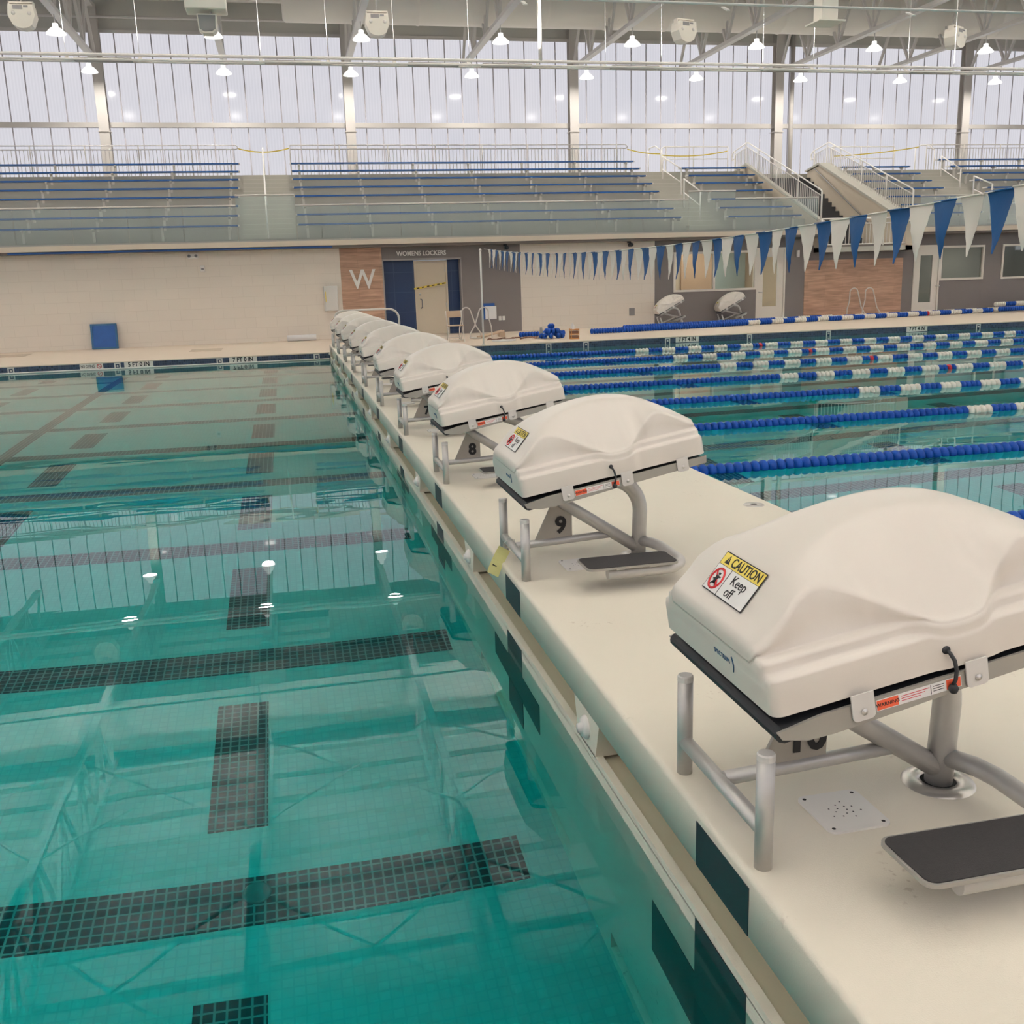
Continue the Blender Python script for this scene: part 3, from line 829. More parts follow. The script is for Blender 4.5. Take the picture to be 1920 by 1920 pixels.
b = MB(); b.lathe([(.024, .03), (.05, .01), (.06, 0)], (0, 0, 0), 'z', 12); b.build('base_ring', 'steel', t)

# ------------------------------------------------------------------ far wall, lower storey
YW = 29.0
WT = 2.62
def wbox(x0, x1, z0, z1, m, nm, y0=YW, y1=YW + .15):
    b = MB(); b.box(x0, x1, y0, y1, z0, z1); return struct(b.build(nm, m))
wbox(-30, .77, -.25, WT, 'walltile', 'wall_back'); wbox(6.35, 10.81, -.25, WT, 'walltile', 'wall_back')
wbox(.77, 2.03, -.25, WT, 'wood', 'wall_back', YW - .01)
b = MB(); b.box(2.03, 2.07, YW, YW + .15, -.25, WT); b.box(4.46, 6.35, YW, YW + .15, -.25, WT); b.box(2.07, 4.46, YW, YW + .15, 2.17, WT)
struct(b.build('wall_back', 'greyw'))
b = MB(); b.box(2.07, 3.03, YW + .3, YW + .4, -.25, 2.2); b.box(4.07, 4.5, YW + .3, YW + .4, -.25, 2.2); struct(b.build('wall_back', 'navy'))
b = MB(); b.box(2.03, 2.07, YW - .02, YW + .3, -.2, 2.2); b.box(4.44, 4.48, YW - .02, YW + .3, -.2, 2.2); b.box(2.03, 4.48, YW - .02, YW + .3, 2.15, 2.2); struct(b.build('trim_4', 'framed'))
def door(nm, x0, x1, z0, z1, y, glass=None, hinge=True):
    b = MB(); f = .06
    b.box(x0, x0 + f, y - .03, y + .06, z0, z1); b.box(x1 - f, x1, y - .03, y + .06, z0, z1); b.box(x0 + f, x1 - f, y - .03, y + .06, z1 - f, z1)
    dm = 'doorp' if glass is None else 'framew'
    o = struct(b.build(nm, dm))
    b = MB(); a, c = x0 + f + .005, x1 - f - .005
    if glass is None: b.box(a, c, y, y + .045, z0 + .01, z1 - f - .005)
    else:
        gx0, gx1, gz0, gz1 = glass
        b.box(a, gx0, y, y + .045, z0 + .01, z1 - f); b.box(gx1, c, y, y + .045, z0 + .01, z1 - f); b.box(gx0, gx1, y, y + .045, z0 + .01, gz0); b.box(gx0, gx1, y, y + .045, gz1, z1 - f)
    l = b.build('door_leaf', dm, o)
    if glass:
        b = MB(); b.box(gx0, gx1, y + .018, y + .026, gz0, gz1); b.build('glass_pane', 'roomglass', o)
    return o
d1 = door('door_1', 3.03, 4.07, -.13, 2.13, YW + .3)
b = MB(); b.tube([(3.2, YW + .29, .97), (3.23, YW + .22, .95), (3.23, YW + .22, .72), (3.2, YW + .29, .70)], .018, 8); b.build('pull_handle', 'grey', d1)
b = MB(); b.lathe([(0, -.02), (.03, -.018), (.035, 0)], (3.19, YW + .3, 1.12), 'y', 14); b.build('lock', 'steel', d1)
for z in (.1, .72, 1.78):
    b = MB(); b.box(3.985, 4.01, YW + .27, YW + .31, z, z + .12); b.build('hinge', 'steel', d1)
d2 = door('door_2', 14.37, 15.42, -.13, 2.25, YW, (14.62, 15.12, .35, 1.95))
d3 = door('door_3', 20.22, 21.24, -.12, 2.20, YW, (20.48, 20.95, .28, 1.86))
for d, x in ((d2, 14.47), (d3, 21.13)):
    b = MB(); b.tube([(x, YW - .01, .82), (x, YW - .07, .82), (x + .12, YW - .07, .82)], .014, 8); b.build('lever_handle', 'steel', d)
def window(nm, x0, x1, z0, z1, y, mull=()):
    f = .07; b = MB()
    b.box(x0, x0 + f, y - .03, y + .1, z0, z1); b.box(x1 - f, x1, y - .03, y + .1, z0, z1); b.box(x0 + f, x1 - f, y - .03, y + .1, z0, z0 + f); b.box(x0 + f, x1 - f, y - .03, y + .1, z1 - f, z1)
    for m in mull: b.box(m - f / 2, m + f / 2, y - .03, y + .1, z0 + f, z1 - f)
    o = struct(b.build(nm, 'framew')); b = MB(); b.box(x0 + f, x1 - f, y + .03, y + .038, z0 + f, z1 - f); b.build('glass_pane', 'roomglass', o); return o
window('window_1', 11.45, 14.37, .91, 2.18, YW, (12.87,))
window('window_2', 21.24, 22.97, 1.0, 2.16, YW); window('window_3', 23.68, 26.6, .98, 2.16, YW)
b = MB()   # charcoal wall around the openings
for x0, x1, z0, z1 in ((10.81, 11.45, -.25, WT), (11.45, 14.37, -.25, .91), (11.45, 14.37, 2.18, WT), (14.37, 15.42, 2.25, WT), (15.42, 16.13, -.25, WT),
                       (16.13, 19.8, 1.8, 2.3), (19.8, 20.22, -.25, WT), (20.22, 21.24, 2.2, WT), (21.24, 22.97, -.25, 1.0), (21.24, 22.97, 2.16, WT), (22.97, 23.68, -.25, WT), (23.68, 26.6, -.25, .98), (23.68, 26.6, 2.16, WT), (26.6, 48, -.25, WT)):
    b.box(x0, x1, YW, YW + .15, z0, z1)
struct(b.build('wall_back', 'greyw'))
wbox(16.13, 19.8, -.25, 1.8, 'wood', 'wall_back', YW - .02)
# offices behind the glass
def office(x0, x1, m, depth=2.6):
    b = MB(); y0, y1 = YW + .16, YW + depth
    b.box(x0, x1, y1, y1 + .1, -.3, WT); b.box(x0 - .1, x0, y0, y1, -.3, WT); b.box(x1, x1 + .1, y0, y1, -.3, WT); b.box(x0, x1, y0, y1, WT - .1, WT); b.box(x0, x1, y0, y1, -.3, -.2)
    return struct(b.build('wall_office', m))
office(11.2, 15.6, 'pale'); office(20.1, 27.2, 'dark_in')
b = MB(); b.box(14.0, 15.15, 31.45, 31.58, -.2, 2.4); struct(b.build('wall_office', 'teal_in'))
b = MB(); b.box(12.75, 13.98, 31.5, 31.58, -.2, 2.4); struct(b.build('wall_office', 'peach'))
def lamp(nm, kind, loc, power, size, sy=None, rot=(0, 0, 0), col=(1, .95, .88), parent=None):
    L = bpy.data.lights.new(nm, 'AREA'); L.energy = power; L.color = col
    if nm == 'uplight': L.spread = 1.75
    L.shape = 'RECTANGLE' if sy else 'DISK'; L.size = size
    if sy: L.size_y = sy
    o = bpy.data.objects.new(nm, L); COL.objects.link(o); o.location = loc; o.rotation_euler = rot
    if parent: o.parent = parent
    return o
lamp('office_lamp', 0, (13.4, 30.2, 2.45), 36, 1.2, .6); lamp('office_lamp', 0, (23.6, 30.2, 2.45), 30, 1.2, .6)
b = MB(); b.box(11.75, 13.15, 31.1, 31.22, 2.36, 2.42); tag(b.build('office_light', 'lampglow'), 'linear ceiling light inside the office behind the covered blocks', 'light')
# wall signs and fittings
o = text('W', .80, 'white', 'wall_letter', None, Matrix.Translation((1.42, YW - .03, 1.60)) @ FACE_FRONT, .018, .012, sx=.92); tag(o, 'large white letter W on the brown wood panel', 'letter')
t = thing('wall_sign', 'raised white WOMENS LOCKERS lettering above the beige door', 'sign', (3.25, YW - .02, 2.345))
text('WOMENS LOCKERS', .19, 'white', 'lettering', t, FACE_FRONT, .012, .025, sx=.90)
def small(nm, label, cat, x0, x1, z0, z1, m, d=.06, y=YW, bevel=.01, group=None):
    b = MB(); b.box(x0, x1, y - d, y, z0, z1); return tag(b.build(nm, m, bevel=bevel), label, cat, group)
o = small('wall_cabinet', 'white wall cabinet beside the brown wood panel', 'cabinet', .22, .63, .72, 1.46, 'cap', .18)
b = MB(); b.box(.25, .6, YW - .19, YW - .18, .75, 1.43); b.build('cabinet_door', 'cap', o, bevel=.004); b = MB(); b.box(.26, .28, YW - .205, YW - .19, 1.0, 1.3); b.build('handle', 'tape', o)
o = small('emergency_light', 'white twin head emergency light high on the beige tile wall', 'light', -3.6, -3.3, 2.36, 2.5, 'whitep', .1)
for x in (-3.55, -3.36):
    b = MB(); b.lathe([(.0, -.03), (.04, -.03), (.045, 0)], (x, YW - .1, 2.43), 'y', 12); b.build('lamp_head', 'grey', o)
o = small('alarm_strobe', 'small white alarm box below the emergency light', 'alarm', -3.28, -3.15, 1.98, 2.16, 'whitep', .06); b = MB(); b.box(-3.25, -3.18, YW - .075, YW - .06, 2.03, 2.08); b.build('strobe_lens', 'grey', o)
small('wall_outlet_box', 'grey steel box low on the beige tile wall', 'box', 9.93, 10.12, .23, .47, 'grey', .03)
small('wall_switch', 'white cover plate low on the charcoal wall left of the covered blocks', 'plate', 10.85, 10.96, .23, .39, 'whitep', .02, bevel=.004)
small('wall_switch', 'dark grey cover plate right of the white plate on the charcoal wall', 'plate', 11.03, 11.16, .23, .37, 'grey', .02, bevel=.004)
for i, x in enumerate((5.6, 5.72)): small('wall_outlet', 'light grey outlet plate, %s of the pair beside the hanging board' % ('left' if i == 0 else 'right'), 'outlet', x, x + .09, .24, .37, 'cap', .02, bevel=.004)
small('wall_light', 'small white wall light high right of the glazed white door', 'light', 15.8, 15.89, 1.92, 2.14, 'whitep', .08)
for i, x in enumerate((5.85, 9.9)):
    t = thing('security_camera', 'black ceiling mounted camera under the ledge over the %s' % ('charcoal wall' if i == 0 else 'beige tile wall'), 'camera', (x, YW - .12, 2.5))
    b = MB(); b.box(-.05, .05, -.05, .05, .0, .1); b.build('bracket', 'black', t)
    b = MB(); b.lathe([(0, -.2), (.05, -.2), (.06, -.16), (.06, .05), (0, .05)], (.03, 0, -.06), 'y', 12); b.build('camera_body', 'black', t)
t = thing('notice_board', 'blue clip board with a white sheet on the charcoal wall', 'board', (5.32, YW - .02, .52))
b = MB(); b.box(-.2, .16, -.01, .0, -.24, .26); b.build('backing', 'matblue', t); b = MB(); b.box(-.15, .21, -.018, -.011, -.23, .17); b.build('sheet', 'paper', t)
t = thing('barrier_tape', 'yellow caution tape stretched across the beige locker door', 'tape', (3.5, YW + .2, 1.37))
b = MB(); b.bar((-.5, 0, -.08), (.5, 0, .075), .004, .055); b.build('band', 'tape', t)
b = MB()
for i in range(6): b.bar((-.42 + .16 * i, -.003, -.068 + .0248 * i), (-.34 + .16 * i, -.003, -.0556 + .0248 * i), .004, .03)
b.build('printed_text', 'ink', t)
# blue mat leaning on the wall
t = thing('wall_mat', 'shiny blue framed panel leaning against the beige tile wall', 'mat', (-6.1, YW - .2, deck_z(28.8)), 0); t.rotation_euler = (-.14, 0, 0)
b = MB(); b.box(-.38, .34, -.03, .03, 0, .72); b.build('board', 'matblue', t, bevel=.01)
b = MB()
for x0, x1, z0, z1 in ((-.38, -.33, 0, .72), (.29, .34, 0, .72), (-.33, .29, 0, .05), (-.33, .29, .67, .72)): b.box(x0, x1, -.045, -.03, z0, z1)
b.build('frame', 'spblue', t)
b = MB(); b.tube([(-.95, 28.75, deck_z(28.7) + .09), (-.1, 28.72, deck_z(28.7) + .09)], .09, 14); b.lathe([(0, -.01), (.05, -.01), (.09, .0)], (-.95, 28.75, deck_z(28.7) + .09), 'x', 14)
tag(b.build('foam_roll', 'paper'), 'white foam roll lying on the deck against the beige wall', 'roll')
for i, (x, y) in enumerate(((-3.15, 26.6), (-8.35, 27.6))):
    b = MB(); z = deck_z(y) + .004
    b.box(x - .42, x + .42, y - .45, y + .45, z - .01, z)
    b = MB(); b.add([(x + a * .42, y + c * .45, deck_z(y + c * .45) + dd) for dd in (-.01, .006) for a, c in ((-1, -1), (1, -1), (1, 1), (-1, 1))], [(3, 2, 1, 0), (4, 5, 6, 7), (0, 1, 5, 4), (1, 2, 6, 5), (2, 3, 7, 6), (3, 0, 4, 7)])
    o = b.build('deck_drain', 'drain')
    tag(o, 'beige square drain grate set in the far deck, %s' % ('left of the bulkhead' if i == 0 else 'at the left edge of the photo'), 'drain')
# depth markings on the blue tile band
def depth_tile(s, xc, size, label, w):
    t = thing('depth_marker', label, 'marker', (xc, Y1, -.29), 0, 'depth markers on the tile band')
    b = MB(); n = len(s.replace(' ', '')) 
    b.box(-w / 2, w / 2, -.008, 0, -.078, .07); b.build('tile', 'stone', t)
    text(s, size, 'ink', 'lettering', t, Matrix.Translation((0, -.009, 0)) @ FACE_FRONT, .0008, .03, sx=.86)
depth_tile('5 FT 0 IN', -4.58, .15, '5 FT 0 IN depth marker on the blue tile band left of the bulkhead', .68)
depth_tile('7 FT 0 IN', -2.08, .15, '7 FT 0 IN depth marker on the blue tile band near the bulkhead', .68)
depth_tile('7 FT 4 IN', 9.88, .15, '7 FT 4 IN depth marker on the tile band behind the first lane rope', .68)
depth_tile('7 FT 4 IN', 17.05, .15, 'second 7 FT 4 IN depth marker, at the right of the far tile band', .68)
t = thing('depth_marker', 'NO DIVING marker with red symbol on the blue tile band', 'marker', (-5.68, Y1, -.29), 0, 'depth markers on the tile band')
b = MB(); b.box(-.27, .27, -.008, 0, -.078, .07); b.build('tile', 'stone', t)
text('NO DIVING', .10, 'ink', 'lettering', t, Matrix.Translation((-.085, -.009, 0)) @ FACE_FRONT, .0008, .02, sx=.62)
b = MB(); b.tube([(.18 + .05 * math.cos(i * PI / 8), -.01, .05 * math.sin(i * PI / 8)) for i in range(16)], .008, 6, closed=True); b.bar((.145, -.01, .035), (.215, -.01, -.035), .004, .012); b.build('no_diving_symbol', 'red', t)
anchors = [-7.51, -5.08, -2.65, -.25, 5.9, 6.95, 9.3, 11.75, 14.2, 19.1]
for i, x in enumerate(anchors):
    b = MB()
    for x0, x1, z0, z1 in ((-.075, -.045, -.08, .07), (.045, .075, -.08, .07), (-.045, .045, .04, .07)): b.box(x + x0, x + x1, Y1 - .012, Y1, -.30 + z0, -.30 + z1)
    b.lathe([(0, -.03), (.02, -.03), (.024, 0)], (x, Y1, -.31), 'y', 10)
    nm = 'white rope anchor on the far tile band, %d of the ten counted from the left' % (i + 1)
    tag(b.build('rope_anchor', 'whitep'), nm, 'anchor', 'rope anchors on the far tile band')
# white floating line along the far wall of the left pool
b = MB(); b.tube([(XL + .2, Y1 - .1, ZW + .015), (BX0 - .02, Y1 - .1, ZW + .015)], .022, 8)
tag(b.build('wall_line', 'rope'), 'thin white line at the water along the far wall left of the bulkhead', 'line')

# ------------------------------------------------------------------ things on the far deck
t = thing('folding_chair', 'tan folding chair standing at the far deck left of the flag pole', 'chair', (3.66, 25.75, deck_z(25.75)), .0)
b = MB(); b.box(-.22, .22, -.2, .2, .43, .455); b.build('seat', 'tan', t, bevel=.01)
b = MB(); b.box(-.21, .21, .2, .225, .66, .84); b.build('backrest', 'tan', t, bevel=.01)
for s in (-1, 1):
    b = MB(); b.tube([(s * .22, -.24, 0), (s * .215, .21, .84)], .013, 8); b.build('front_leg', 'railp', t)
    b = MB(); b.tube([(s * .2, .26, 0), (s * .2, -.16, .44)], .013, 8); b.build('rear_leg', 'railp', t)
b = MB(); b.tube([(-.2, .2, .1), (.2, .2, .1)], .01, 6); b.tube([(-.21, -.2, .06), (.21, -.2, .06)], .01, 6); b.build('stretcher', 'railp', t)
def loop_rail(x, y, rz, h=.78):
    b = MB(); pts = [(-.25, 0, .02), (-.26, 0, .1), (-.02, 0, h - .16)]
    for i in range(9): a = PI * .85 - i / 8 * PI * 1.3; pts.append((.08 + .14 * math.cos(a), 0, h - .14 + .14 * math.sin(a)))
    pts += [(.02, .0, .25), (-.1, 0, .06)]
    pts = [(-.2, 0, 0), (-.19, 0, .3), (-.12, 0, .58)]
    for i in range(9): a = PI * .92 - i / 8 * PI * .86; pts.append((.02 + .14 * math.cos(a), 0, h - .14 + .14 * math.sin(a)))
    pts += [(.30, 0, .35), (.44, 0, .14), (.42, 0, .03), (.30, 0, .015), (.1, 0, .015)]
    b.tube(pts, .019, 10); return b
for i, (x, y, sx, rz) in enumerate(((4.12, 26.6, 1, .1), (4.62, 26.3, -1, -.1))):
    b = loop_rail(0, 0, 0, .88)
    o = b.build('grab_rail', 'railp'); o.location = (x, y, deck_z(y) + .01); o.scale = (sx, 1, 1); o.rotation_euler = (0, 0, rz)
    tag(o, 'steel pool ladder grab rail standing loose by the folding chair, %s of the crossing pair' % ('left' if i == 0 else 'right'), 'rail', 'loose grab rails by the chair')
for i, (x, y) in enumerate(((17.55, 28.3), (18.0, 28.1))):
    b = loop_rail(0, 0, 0, .98)
    o = b.build('grab_rail', 'railp'); o.location = (x, y, deck_z(y) + .01); o.rotation_euler = (0, 0, -.1)
    tag(o, 'steel pool ladder grab rail in front of the right wood panel, %s of the two' % ('left' if i == 0 else 'right'), 'rail', 'loose grab rails by the wood panel')
b = MB(); b.tube([(4.5, 26.2, deck_z(26.2) + .05), (5.3, 26.9, deck_z(26.9) + .16)], .03, 8); b.tube([(4.4, 26.35, deck_z(26.3) + .05), (5.25, 27.0, deck_z(27) + .16)], .03, 8)
b.box(5.15, 5.3, 26.7, 27.1, deck_z(26.9), deck_z(26.9) + .14)
tag(b.build('pipe_bundle', 'tan'), 'two tan pipes propped up on the far deck beside the flag pole', 'pipe')
rr = random.Random(5); b = MB(); pts = []
for i in range(26):
    f = i / 25; pts.append((4.55 + 1.55 * f + .08 * math.sin(i * 1.9), 25.6 + .25 * math.sin(i * 1.1), deck_z(25.6) + .02 + .012 * (i % 3)))
b.tube(pts, .02, 8); tag(b.build('hose', 'brown'), 'brown hose strewn along the far deck right of the flag pole', 'hose')
b = MB(); b.prism([(4.9 + .32 * math.cos(a) * (1 + .2 * math.sin(3 * a)), 25.0 + .14 * math.sin(a)) for a in [i * PI / 8 for i in range(16)]], deck_z(25) + .002, deck_z(25) + .05, 'z')
tag(b.build('towel', 'paper', bevel=.015), 'crumpled white towel on the far deck edge right of the flag pole', 'towel')
# pulled out lane ropes lying on the deck
def lying_rope(path, n, pat, label, r=.08, nparts=100):
    t = thing('coiled_lane_rope' if n < 30 else 'spare_lane_rope', label, 'lane rope', path[0], 0, 'lane ropes lying on the far deck')
    P = [Vector(p) for p in path]; seg = [(P[i + 1] - P[i]).length for i in range(len(P) - 1)]; tot = sum(seg)
    def at(d):
        for i, s in enumerate(seg):
            if d <= s or i == len(seg) - 1:
                q = P[i] + (P[i + 1] - P[i]) * (d / s); return q, (P[i + 1] - P[i]).normalized()
            d -= s
    for i in range(n):
        q, dr = at(tot * (i + .5) / n)
        o = bpy.data.objects.new('float', DISC[pat(i)].copy() if False else DISC[pat(i)]); COL.objects.link(o); o.parent = t
        o.location = q - P[0]; o.rotation_euler = (0, 0, math.atan2(dr.y, dr.x)); o.scale = (tot / n / .0875, 1.08, 1.08)
    return t
def dz(x, y, h=.08): return (x, y, deck_z(y) + h)
lying_rope([dz(5.55, 26.15), dz(6.95, 26.25)], 16, lambda i: 'b', 'short blue lane rope end lying on the far deck by the charcoal wall')
lying_rope([dz(7.75, 26.3), dz(11.0, 26.7), dz(13.1, 27.1), dz(16.3, 27.6)], 98, lambda i: 'b' if i < 62 or ((i - 62) // 5) % 2 else 'w', 'front of the two long lane ropes lying before the parked covered blocks')
lying_rope([dz(9.0, 27.0, .10), dz(13.6, 27.6, .10), dz(16.6, 28.0, .10)], 86, lambda i: 'b' if i < 56 or ((i - 56) // 5) % 2 == 0 else 'w', 'rear of the two long lane ropes lying before the parked covered blocks')
lying_rope([dz(16.2, 27.45), dz(20.2, 28.0), dz(23.3, 28.3)], 80, lambda i: ('r' if i == 44 else 'bw'[(i // 5) % 2]), 'blue and white lane rope with one red disc lying in front of the wood panel')
lying_rope([dz(16.5, 27.85), dz(20.6, 28.35), dz(25.0, 28.6, .09)], 94, lambda i: 'wb'[(i // 5) % 2], 'blue and white lane rope lying behind the one with the red disc')
lying_rope([dz(22.9, 28.0, .12), dz(27.2, 28.1, .12)], 50, lambda i: 'b', 'all blue lane rope heaped at the right end of the far deck')
lying_rope([dz(23.0, 28.35, .27), dz(27.2, 28.5, .27)], 50, lambda i: 'wb'[(i // 5) % 2], 'blue and white lane rope heaped on top at the right end of the far deck')
t = thing('coiled_lane_rope', 'heap of blue lane rope floats with a knot on top beside the orange crate', 'lane rope', dz(6.35, 25.3, 0), 0, 'lane ropes lying on the far deck')
for i in range(22):
    lay = i // 9 if i < 18 else 2; a = i * .72
    r0 = (.30, .16, .04)[lay]
    o = place(DISC['b'], 'float', t, (r0 * math.cos(a), r0 * .6 * math.sin(a), .08 + .13 * lay), (0, 0, a + PI / 2)); o.scale = (1.1, 1.05, 1.05)
t = thing('plastic_crate', 'small orange crate with white bottles on the far deck edge', 'crate', dz(6.84, 24.75, 0))
b = MB()
for z in (0, .12, .24): b.box(-.12, .12, -.1, .1, z, z + .03)
for sx in (-.12, .1):
    for sy in (-.1, .08): b.box(sx, sx + .02, sy, sy + .02, 0, .29)
b.build('frame', 'crate', t); b = MB(); b.lathe([(.05, 0), (.05, .1), (.02, .14), (.02, .17), (0, .17)], (-.04, 0, .27), 'z', 12); b.build('bottle', 'paper', t)
b = MB(); b.box(-.1, .1, -.08, .08, .03, .1); b.box(-.1, .1, -.08, .08, .15, .22); b.build('contents', 'brown', t)
t = thing('rope_tensioner', 'grey lane rope tensioner wheel between the blue ropes on the far deck', 'tensioner', dz(6.05, 25.35, 0))
b = MB(); b.prism([(-.14, 0), (.16, 0), (.12, .07), (.06, .09), (.02, .32), (-.03, .32), (-.06, .1)], -.03, .03, 'y'); b.build('bracket', 'alu', t); b = MB(); b.lathe([(0, -.05), (.06, -.05), (.06, .05), (0, .05)], (.08, 0, .1), 'y', 14); b.build('wheel', 'steel', t)
# two covered blocks parked on the far deck
FB = [c for c in COL.objects if c.get('category') == 'starting block'][0]
for i, (x, y) in enumerate(((10.75, 28.2), (13.0, 28.55))):
    lab = 'steel starting block parked tilted by the charcoal wall, %s of the two' % ('left' if i == 0 else 'right')
    TILT = .34
    PM = Matrix.Translation((x, y, deck_z(y))) @ Matrix.Rotation(-.15, 4, 'Z') @ Matrix.Rotation(-TILT, 4, 'Y') @ Matrix.Translation((-.14, 0, 0))
    t = thing('starting_block', lab, 'starting block', PM.translation, 0, 'starting blocks parked on the far deck')
    block_parts(t, 0, numbered=False, strip_on=False)
    b = MB(); b.tube([(.805, 0, -.232), (.805, 0, .0)], .036, 14); b.build('anchor_stub', 'steel', t)
    t.rotation_euler = PM.to_euler()
    CM = PM @ Matrix.Translation((CU0, .012, pz(CU0) + .037)) @ Matrix.Rotation(-TH, 4, 'Y')
    c = dup(cover_proto, CM.translation, None, 'white moulded cover on the %s block parked by the charcoal wall' % ('left' if i == 0 else 'right'), ('tether_cord', 'maker_lettering', 'maker_swoosh'))
    c.rotation_euler = CM.to_euler(); c['group'] = 'covers on the parked blocks'

# ------------------------------------------------------------------ seating tiers
def tier(i): return 2.85 + .34 * i
def tier_y(i): return 28.86 + .8 * i
def tiers(x0, x1):
    b = MB()
    poly = [(28.42, 2.62), (28.42, 2.76)]
    for i in range(8):
        poly += [(tier_y(i) if i else 28.62, tier(i - 1) if i else 2.76), (tier_y(i) if i else 28.62, tier(i))]
    poly += [(43.6, tier(7)), (43.6, 2.62)]
    b.prism(poly, x0, x1, 'x'); return struct(b.build('seating_tiers', 'conc'))
tiers(-30, 16.43); tiers(19.95, 48)
for x0, x1 in ((-30, 16.43), (19.95, 48)):
    b = MB(); b.box(x0, x1, 28.37, 28.45, 2.62, 2.765); struct(b.build('trim_5', 'ledge'))
    b = MB(); b.box(x0, x1, 28.46, 29.05, 2.55, 2.621); struct(b.build('soffit', 'soffit'))
b = MB(); b.box(-8.3, .55, 28.44, 28.459, 2.56, 2.605); tag(b.build('ledge_tape', 'matblue'), 'strip of blue masking tape under the ledge over the beige wall', 'tape')
# aisle half steps
b = MB()
for x0, x1 in ((-2.0, -.5), (12.15, 13.35), (23.5, 24.75)):
    for i in range(8): b.box(x0, x1, tier_y(i) - .28 if i else 28.5, tier_y(i), tier(i - 1) if i else 2.76, tier(i) - .17)
struct(b.build('aisle_step', 'conc'))
for nm, x0, x1 in (('trim_6', -2.0, -.5), ('trim_6', 12.15, 13.35), ('trim_6', 23.5, 24.75)):
    b = MB()
    for i in range(1, 8): b.box(x0, x1, tier_y(i) - .285, tier_y(i) - .25, tier(i) - .17, tier(i) - .165); b.box(x0, x1, tier_y(i), tier_y(i) + .035, tier(i), tier(i) + .005)
    struct(b.build(nm, 'cap'))
SEC = [('left section', -14.0, -2.1, 0, 0, range(8)), ('wide middle section', -.38, 11.85, 0, .05, range(8)), ('section left of the stairs', 13.45, 16.12, .05, .045, range(7)),
       ('section right of the stairs', 20.3, 23.0, 0, .045, range(7)), ('section at the right edge', 24.85, 34.5, .03, 0, range(8))]
ROWW = ['first (lowest)', 'second', 'third', 'fourth', 'fifth', 'sixth', 'seventh', 'eighth (top)']
def bracket_mesh():
    b = MB(); b.box(-.035, .035, -.03, .03, -.45, -.06); b.prism([(-.12, -.04), (.12, -.04), (.12, -.07), (.03, -.12), (-.03, -.12), (-.12, -.07)], -.03, .03, 'x'); return b.mesh('bracket', 'benchleg')
BRK = bracket_mesh(); 
def endcap_mesh():
    b = MB(); b.box(-.02, .02, -.13, .13, -.045, .002); return b.mesh('end_cap', 'cap')
ECAP = endcap_mesh()
for nm, x0, x1, dl, dr, rows in SEC:
    for i in rows:
        a, c = x0 + dl * i, x1 + dr * i; y = 29.4 + .8 * i; z = tier(i) + .45
        t = thing('bench', 'blue bench on the %s of bleachers, %s row' % (nm, ROWW[i]), 'bench', ((a + c) / 2, y, z), 0, 'blue benches in the bleachers')
        L = c - a
        b = MB(); b.box(-L / 2, L / 2, -.125, -.005, -.042, 0); b.box(-L / 2, L / 2, .005, .125, -.042, 0); b.build('seat', 'bench', t)
        n = max(2, int(round(L / 1.94)) + (1 if L > 4 else 1))
        for j in range(n):
            f = j / (n - 1); x = -L / 2 + .28 + (L - .56) * f; place(BRK, 'bracket', t, (x, 0, 0))
        place(ECAP, 'end_cap', t, (-L / 2, 0, 0)); place(ECAP, 'end_cap', t, (L / 2, 0, 0))
# glass guards along the front edge
def glass_guard(x0, x1, y, ztop, label, step=1.52, rail=True):
    t = thing('glass_guard', label, 'railing', (x0, y, 2.76), 0, 'glass guards along the bleacher front')
    n = max(1, int(round((x1 - x0) / step))); w = (x1 - x0) / n
    for i in range(n):
        b = MB(); b.box(i * w + .008, (i + 1) * w - .008, -.006, .006, .0, ztop - 2.76 - .03); b.build('glass_pane', 'railglass', t)
    if rail:
        b = MB(); b.tube([(0, 0, ztop - 2.76), (x1 - x0, 0, ztop - 2.76)], .024, 8); b.build('top_rail', 'railp', t)
    b = MB(); b.box(0, x1 - x0, -.02, .02, 0, .05); b.build('shoe', 'alu', t)
glass_guard(-14, -2.1, 28.5, 3.78, 'glass guard in front of the left bleacher section')
glass_guard(-2.1, -.43, 28.5, 4.06, 'taller glass guard across the aisle between the left and middle sections', 1.7)
glass_guard(-.43, 11.75, 28.5, 3.77, 'glass guard in front of the wide middle bleacher section')
glass_guard(11.75, 13.35, 28.5, 4.02, 'taller glass guard across the aisle left of the stairs', 1.6)
glass_guard(13.35, 16.25, 28.5, 3.78, 'glass guard in front of the short section left of the stairs', 1.45)
glass_guard(20.0, 34, 28.5, 3.79, 'glass guard in front of the sections right of the stairs')

# ------------------------------------------------------------------ railings
def bal_mesh(h):
    b = MB(); b.box(-.009, .009, -.009, .009, 0, h); return b.mesh('baluster', 'railp')
BAL = {}
def bal(h):
    h = round(h, 2)
    if h not in BAL: BAL[h] = bal_mesh(h)
    return BAL[h]
def back_guard(x0, x1, y, label, turn=True):
    z0 = tier(7); H = 1.08
    t = thing('guard_rail', label, 'railing', (x0, y, z0), 0, 'balustrades behind the top row')
    L = x1 - x0
    b = MB(); b.tube([(0, 0, H), (L - .06, 0, H), (L, 0, H - .06), (L, 0, H - .1), (L - .06, 0, H - .13), (0, 0, H - .13)], .02, 8); b.tube([(0, 0, .08), (L, 0, .08)], .016, 6); b.build('rails', 'railp', t)
    for i in range(int(L / 1.72) + 1):
        b = MB(); x = min(L - .02, i * 1.72); b.tube([(x, 0, 0), (x, 0, H)], .022, 8); b.build('post', 'railp', t)
    x = L - .135
    for i in range(98):
        if x < .05: break
        place(bal(H - .21), 'baluster', t, (x, 0, .08)); x -= .128
back_guard(-14.0, -2.12, 35.35, 'white balustrade behind the top row of the left section')
